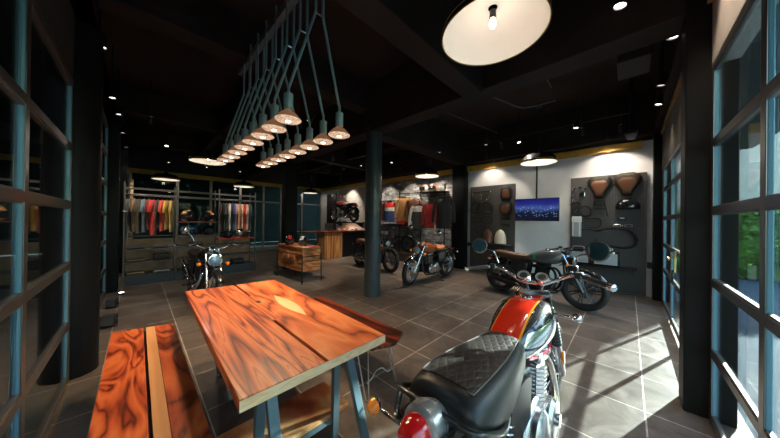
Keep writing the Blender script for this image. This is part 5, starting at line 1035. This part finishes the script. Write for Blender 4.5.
for i, (m, lab, ln) in enumerate(SH2): shirt('t_shirt', lab+('' if len(lab) > 25 else ' hanging on the bay nearest the console'), (1.50+0.069*i, 7.66, 1.83), R(80+4*sin(i*1.9)), m, ln, 0.44, 0.17, group=G2, seed=20+i, thick=0.032)
hblk = mat('gloss_black_helmet', (0.015, 0.015, 0.017), 0.12, coat=1); hor = mat('orange_white_stripe', (0.85, 0.42, 0.18), 0.25, coat=1); hwh = mat('white_helmet', (0.75, 0.72, 0.68), 0.2, coat=1); hbl = mat('blue_helmet', (0.03, 0.15, 0.35), 0.2, coat=1); hred = mat('red_helmet', (0.5, 0.02, 0.015), 0.2, coat=1); hor2 = mat('orange_helmet', (0.75, 0.16, 0.04), 0.2, coat=1)
GH = 'helmets on the middle bay of the clothes rack'
helmet('black helmet with a broad orange and white stripe, beside the red shirts rail', (0.83, 7.62, 1.345), R(-130), hblk, hor, group=GH, r=0.15)
helmet('black helmet with an orange stripe, beside the black shirts rail', (1.24, 7.62, 1.345), R(-60), hblk, hor, group=GH, r=0.15)
helmet('shiny blue helmet on the shelf under the striped helmets', (0.90, 7.60, 1.005), R(-90), hbl, None, group=GH)
helmet('plain black helmet beside the shiny blue one', (1.25, 7.60, 1.005), R(-80), hblk, None, group=GH)
helmet('black helmet on the red-edged shelf above the motorcycle mirror', (1.66, 7.58, 0.915), R(-90), hblk, None, group='helmets on the red-edged shelf')
helmet('olive helmet on the red-edged shelf, nearer the console', (2.05, 7.58, 0.915), R(-70), mat('olive_helmet', (0.16, 0.15, 0.05), 0.25, coat=1), None, group='helmets on the red-edged shelf')
def folded(label, x, y, z, m, w_=0.26, d=0.3, h=0.05, rz=0):
    t = thing('folded_garment', label, 'clothing', (x, y, z), rz, 'folded clothes on the lower rack shelves')
    mb = MB(); mb.loft([superring(xx, d/2*(0.9 if abs(xx) > w_*0.49 else 1), h, 0.0, 16, 0.5) for xx in (-w_/2, -w_*0.45, -w_*0.2, 0.0, w_*0.2, w_*0.45, w_/2)]); mb.build('cloth', m, t)
    MB().bb(-w_*0.42, w_*0.40, -d*0.51, -d*0.47, h*0.42, h*0.52).build('fold_edge', blk, t); return t
for lab, x, z, m, h in [('black folded garment on the top lower shelf at the glazing end', -0.02, 0.752, blk, 0.05), ('charcoal folded garment beside the black one on the top lower shelf', 0.36, 0.752, charc, 0.06), ('dark olive folded garment on the bottom shelf at the glazing end', -0.03, 0.482, cloth('dark_olive_cotton', (0.08, 0.055, 0.03)), 0.06), ('thick black folded jacket on the bottom shelf', 0.38, 0.482, blk, 0.16), ('pale grey folded garment lying on the base panel', 0.38, 0.215, cloth('pale_grey_cotton', (0.25, 0.25, 0.25)), 0.05), ('dark yellow folded garment lying on the base panel at the glazing end', -0.02, 0.215, cloth('dull_yellow_cotton', (0.2, 0.16, 0.06)), 0.05), ('black folded garment on the middle bay shelf', 1.0, 0.752, blk, 0.10), ('charcoal folded trousers on the bay nearest the console', 1.75, 0.752, charc, 0.05), ('black folded bundle on the base of the bay nearest the console', 1.9, 0.215, blk, 0.14)]: folded(lab, x, 7.62, z, m, h=h)

# wall rack on the brick wall
wr_ = thing('garment_rack', 'tall black steel garment rack fixed along the grey brick wall', 'rack', (6.8, 5.6, 0)); TW = Matrix.Translation((-6.8, -5.6, 0))
for y, z1 in ((7.35, 2.35), (6.07, 2.50), (5.1, 2.62), (4.16, 2.62)): MB().bb(6.72, 6.75, y-0.015, y+0.015, 0.30, z1, TW).build('post', black_metal, wr_, smooth=False)
for a, b, z in ((7.35, 6.07, 2.17), (6.07, 5.1, 2.40), (5.1, 4.16, 2.36), (5.1, 4.16, 2.26), (6.07, 5.1, 2.16), (6.07, 5.1, 1.26), (7.35, 6.07, 1.26)): MB().bb(6.72, 6.745, b, a, z-0.013, z+0.013, TW).build('rail', black_metal, wr_, smooth=False)
for y in (7.35, 6.07, 5.1, 4.16): MB().bb(6.74, 7.02, y-0.01, y+0.01, 2.13, 2.15, TW).build('wall_arm', black_metal, wr_, smooth=False)
MB().bb(6.60, 7.0, 4.16, 5.12, 2.365, 2.385, TW).build('helmet_shelf', black_metal, wr_, smooth=False)
MB().bb(6.60, 7.0, 5.12, 7.35, 1.27, 1.29, TW).build('accessory_shelf', black_metal, wr_, smooth=False); MB().bb(6.60, 7.0, 5.12, 7.35, 0.86, 0.88, TW).build('accessory_shelf', black_metal, wr_, smooth=False)
pl = thing('display_plinth', 'low dark steel display plinth along the foot of the grey brick wall', 'plinth', (6.74, 6.1, 0)); MB().bb(-0.27, 0.27, -1.1, 1.4, 0.0, 0.27).build('body', mat('brown_black_plinth', (0.05, 0.042, 0.038), 0.5), pl, smooth=False, bevel=0.004); MB().bb(-0.28, 0.27, -1.11, 1.41, 0.27, 0.30).build('top', mat('brown_plinth_top', (0.10, 0.07, 0.05), 0.4), pl, smooth=False)
GJ = 'riding jackets on the brick wall rack'
tanj = mat('tan_suede', (0.46, 0.22, 0.07), 0.7, bump=0.3, bscale=16, vary=0.2); redj = cloth('dark_red_nylon', (0.42, 0.02, 0.022)); blkj = mat('black_nylon', (0.008, 0.009, 0.013), 0.65, bump=0.3, bscale=16); greyj = cloth('grey_mesh', (0.06, 0.055, 0.05)); whj = cloth('white_mesh', (0.7, 0.68, 0.64)); blu = cloth('royal_blue_cotton', (0.03, 0.07, 0.22))
shirt('jacket', 'black jacket with pale sleeves at the column end of the brick wall rack', (6.5, 6.85, 2.10), R(112), blkj, 0.68, 0.50, 0.55, sl_m=whj, group=GJ, seed=40, collar=blkj)
shirt('jacket', 'red, white and dark blue striped jacket on the brick wall rack', (6.46, 6.32, 2.10), R(110), redc, 0.72, 0.50, 0.52, sl_m=maroon, group=GJ, seed=41, chest=white_c, waist=blu, collar=blkj)
shirt('jacket', 'tan orange jacket with a dark collar, highest hung on the brick wall rack', (6.44, 5.58, 2.22), R(114), tanj, 0.82, 0.54, 0.58, group=GJ, seed=42, collar=choc)
shirt('jacket', 'brown jacket hanging right behind the tan one', (6.52, 5.22, 2.16), R(112), brn, 0.72, 0.50, 0.5, group=GJ, seed=43)
shirt('jacket', 'grey jacket with white shoulders and sleeves before the brick wall', (6.36, 4.88, 1.92), R(116), whj, 0.74, 0.52, 0.56, sl_m=whj, group=GJ, seed=44, collar=blkj, chest=greyj, waist=greyj)
shirt('jacket', 'dark red jacket hanging between the grey and the black ones', (6.40, 4.50, 1.98), R(100), redj, 0.78, 0.38, 0.56, group=GJ, seed=45)
shirt('jacket', 'wide black jacket at the pillar end of the brick wall rack', (6.50, 4.05, 2.12), R(118), blkj, 0.92, 0.52, 0.62, group=GJ, seed=46, collar=blkj)
helmet('white helmet with an orange stripe on the wall shelf above the jackets', (6.72, 4.95, 2.385), R(160), hwh, hor2, group='helmets on the wall shelf', r=0.15)
helmet('orange and blue-white helmet on the wall shelf nearer the pillar', (6.72, 4.62, 2.385), R(200), hor2, mat('pale_blue_white', (0.6, 0.64, 0.75), 0.2, coat=1), group='helmets on the wall shelf', r=0.15)
def shoebox(label, y, z, m, d=(0.16, 0.26, 0.12), cat='box', x=6.74):
    t = thing('shoe_box', label, cat, (x, y, z), 0, 'small boxes on the brick wall shelves'); MB().bb(-d[0]/2, d[0]/2, -d[1]/2, d[1]/2, 0, d[2]*0.78).build('body', m, t, smooth=False, bevel=0.004); MB().bb(-d[0]/2-0.004, d[0]/2+0.004, -d[1]/2-0.004, d[1]/2+0.004, d[2]*0.78, d[2]).build('lid', m, t, smooth=False, bevel=0.004)
sred = mat('red_card', (0.72, 0.03, 0.025), 0.5); swh = mat('white_card', (0.7, 0.68, 0.66), 0.5); spur = mat('purple_card', (0.16, 0.10, 0.22), 0.5)
for lab, y, z, m in [('red box under the tan jacket, nearer the column', 6.0, 1.29, sred), ('second red box beside the first under the tan jacket', 5.66, 1.29, sred), ('white box beside the red boxes under the jackets', 5.35, 1.29, swh), ('purple box on the lower wall shelf', 6.35, 0.88, spur), ('white box on the lower wall shelf near the column', 6.85, 0.88, swh), ('red box on the lower wall shelf behind the column edge', 7.1, 0.88, sred)]: shoebox(lab, y, z, m)
t = thing('spare_tyre', 'black spare tyre standing on the plinth under the jackets', 'tyre', (6.72, 5.62, 0.30))
MB().lathe([(0.20, -0.045), (0.25, -0.06), (0.295, -0.055), (0.31, -0.02), (0.31, 0.02), (0.295, 0.055), (0.25, 0.06), (0.20, 0.045), (0.20, -0.045)], (0, 0, 0.31), (1, 0.15, 0), 36, cap=False).build('tread', rubber, t); MB().lathe([(0.20, -0.045), (0.195, 0), (0.20, 0.045)], (0, 0, 0.31), (1, 0.15, 0), 36, cap=False).build('inner_bead', plastic, t)
# far wall: dark door, framed display board with bracket for the motorcycle
door = bpy.data.objects.new('door_1', None); COL.objects.link(door); door['kind'] = 'structure'; door.location = (7.0, 11.05, 0)
MB().bb(-0.03, 0.02, -0.42, 0.42, 0, 2.75).build('door_leaf', mat('charcoal_door', (0.028, 0.027, 0.028), 0.4), door, smooth=False, bevel=0.004); MB().tube([(-0.05, -0.34, 1.0), (-0.07, -0.34, 1.0), (-0.07, -0.24, 1.0)], 0.01, 8).build('door_handle', chrome, door)
bd = thing('display_board', 'tall grey display board in a pale frame behind the wall-mounted motorcycle', 'board', (7.0, 9.35, 1.1)); MB().bb(-0.015, 0.01, -1.0, 1.05, 0.05, 1.8).build('panel', mat('pale_grey_panel', (0.36, 0.34, 0.33), 0.6), bd, smooth=False)
for a, b, c, d in ((-1.07, 1.12, 0, 0.05), (-1.07, 1.12, 1.8, 1.86), (-1.07, -1.0, 0, 1.86), (1.05, 1.12, 0, 1.86)): MB().bb(-0.045, 0.01, a, b, c, d).build('frame_bar', mat('pale_board_frame', (0.6, 0.56, 0.5), 0.5), bd, smooth=False)
sh = thing('wall_bracket_shelf', 'black steel wall shelf carrying the display motorcycle', 'shelf', (7.0, 9.3, 1.31)); MB().bb(-0.60, 0, -1.15, 1.15, -0.03, 0.018).build('deck', black_metal, sh, smooth=False)
for y in (-0.8, 0.8): MB().prism([(-0.4, -0.03), (0, -0.03), (0, -0.25)], y-0.015, y+0.015, 'y').build('bracket', black_metal, sh, smooth=False)
t = thing('wall_badge', 'small red and white round sign above the wheel of the display motorcycle', 'sign', (6.93, 10.1, 2.55)); MB().lathe([(0.12, 0), (0.12, 0.02), (0.0005, 0.02)], (0, 0, 0), (-1, 0, 0), 24).build('disc', sred, t); MB().lathe([(0.06, 0.021), (0.0005, 0.024)], (0, 0, 0), (-1, 0, 0), 24).build('centre', swh, t); MB().bb(-0.01, 0.02, -0.14, 0.14, -0.48, -0.2).build('paper_panel', swh, t, smooth=False)
wk = thing('back_workbench', 'long reddish lit workbench along the far wall behind the counter', 'workbench', (6.74, 9.6, 0)); MB().bb(-0.27, 0.27, -1.1, 1.4, 0.86, 0.90).build('top', mat('red_bench_top', (0.34, 0.12, 0.07), 0.5), wk, smooth=False); MB().bb(-0.22, 0.26, -1.05, 1.35, 0.0, 0.86).build('cabinet_body', black_metal, wk, smooth=False)
for k, (y, m, h) in enumerate([(8.6, swh, 0.14), (8.85, sred, 0.10), (9.1, swh, 0.10), (9.5, hor2, 0.12), (9.9, swh, 0.09)]):
    t = thing('parts_tin', ['white tin at the near end of the red workbench', 'red tin second along the red workbench', 'low white tin in the middle of the red workbench', 'orange tin beyond the middle of the red workbench', 'white tin at the far end of the red workbench'][k], 'tin', (6.7, y, 0.90), 0, 'tins on the far workbench'); MB().lathe([(0.06, 0), (0.06, h)], n=18).build('can', m, t); MB().lathe([(0.062, h), (0.062, h+0.012), (0.001, h+0.012)], n=18).build('lid', alloy, t)
# what lies on the console
helmet('red-topped black helmet on the wooden console, nearer its drawers', (2.60, 5.95, 0.81), R(-110), hblk, hred, group='helmets on the console', r=0.125)
helmet('black helmet with a white visor trim on the wooden console, at its near end', (2.72, 5.48, 0.81), R(-140), hblk, hwh, group='helmets on the console', r=0.125)
t = thing('brochure', 'open white and red brochure on the near corner of the console', 'brochure', (2.68, 5.18, 0.81), R(12)); MB().bb(-0.10, 0.0, -0.07, 0.07, 0, 0.006).build('page', swh, t, smooth=False); MB().bb(0.002, 0.10, -0.07, 0.07, 0, 0.006).build('page', sred, t, smooth=False)
t = thing('crumpled_tissue', 'small crumpled white-blue paper on the floor before the console', 'paper', (2.12, 4.95, 0.0)); MB().sphere((0, 0, 0.03), (0.06, 0.05, 0.03), 9, 6).build('paper', mat('pale_blue_paper', (0.55, 0.65, 0.72), 0.7, bump=1, bscale=40), t)

# floor floodlights by the glazing
def flood(label, x, y, s_, on=False):
    t = thing('floor_spotlight', label, 'floodlight', (x, y, 0), R(-15), 'black floor floodlights by the glazing')
    MB().bb(-0.07*s_, 0.07*s_, -0.06*s_, 0.06*s_, 0.03*s_, 0.17*s_).build('housing', plastic, t, bevel=0.008, smooth=False); MB().bb(-0.055*s_, 0.055*s_, -0.066*s_, -0.06*s_, 0.045*s_, 0.155*s_).build('front_glass', mat('dark_glass', (0.05, 0.06, 0.07), 0.1, coat=1), t, smooth=False)
    MB().tube([(-0.08*s_, 0, 0.1*s_), (-0.08*s_, 0, 0.008), (0.08*s_, 0, 0.008), (0.08*s_, 0, 0.1*s_)], 0.006, 6).build('bracket', black_metal, t)
flood('black box floodlight on the floor nearest to the dark round column', -0.25, 4.85, 0.95); flood('second black floor floodlight farther along the glazing', -0.27, 5.85, 0.85)
t = thing('floor_uplight', 'tiny white glowing uplight on the floor at the far end of the glazing', 'uplight', (-0.2, 6.75, 0.0)); MB().lathe([(0.05, 0), (0.05, 0.03), (0.035, 0.035)], n=18).build('housing', black_metal, t); MB().lathe([(0.0005, 0.036), (0.035, 0.036)], n=18, cap=False).build('lens', lens_white, t)
t = thing('door_handle_set', 'brass lever handle set with hanging keys on the door window', 'handle', (4.62, GY+0.03, 0.98)); MB().bb(-0.02, 0.02, -0.01, 0.012, -0.14, 0.12).build('back_plate', gold, t, bevel=0.004); MB().tube(spline([(0, 0.01, 0.04), (0, 0.06, 0.04), (-0.06, 0.065, 0.04), (-0.14, 0.06, 0.035)], 4), 0.011, 8).build('lever', gold, t); MB().bb(-0.012, 0.012, 0.012, 0.03, -0.26, -0.10).build('key_tag', black_metal, t)
# cream post behind the clothes rack, with fixtureless lights for post and workbench
struct(MB().bb(-0.19, -0.12, 11.95, 12.02, 0, 2.7), 'trim_6', mat('lit_cream_post', (0.62, 0.5, 0.36), 0.5), smooth=False)
plight('post_wash_light', 'SPOT', (-0.02, 11.5, 2.9), 25, (1, 0.72, 0.42), 0.05, (-0.16, 12.0, 1.6), 70, 0.7)
plight('workbench_light', 'AREA', (6.55, 9.2, 1.25), 8, (1, 0.62, 0.42), 0.5, (6.7, 9.2, 0.9))
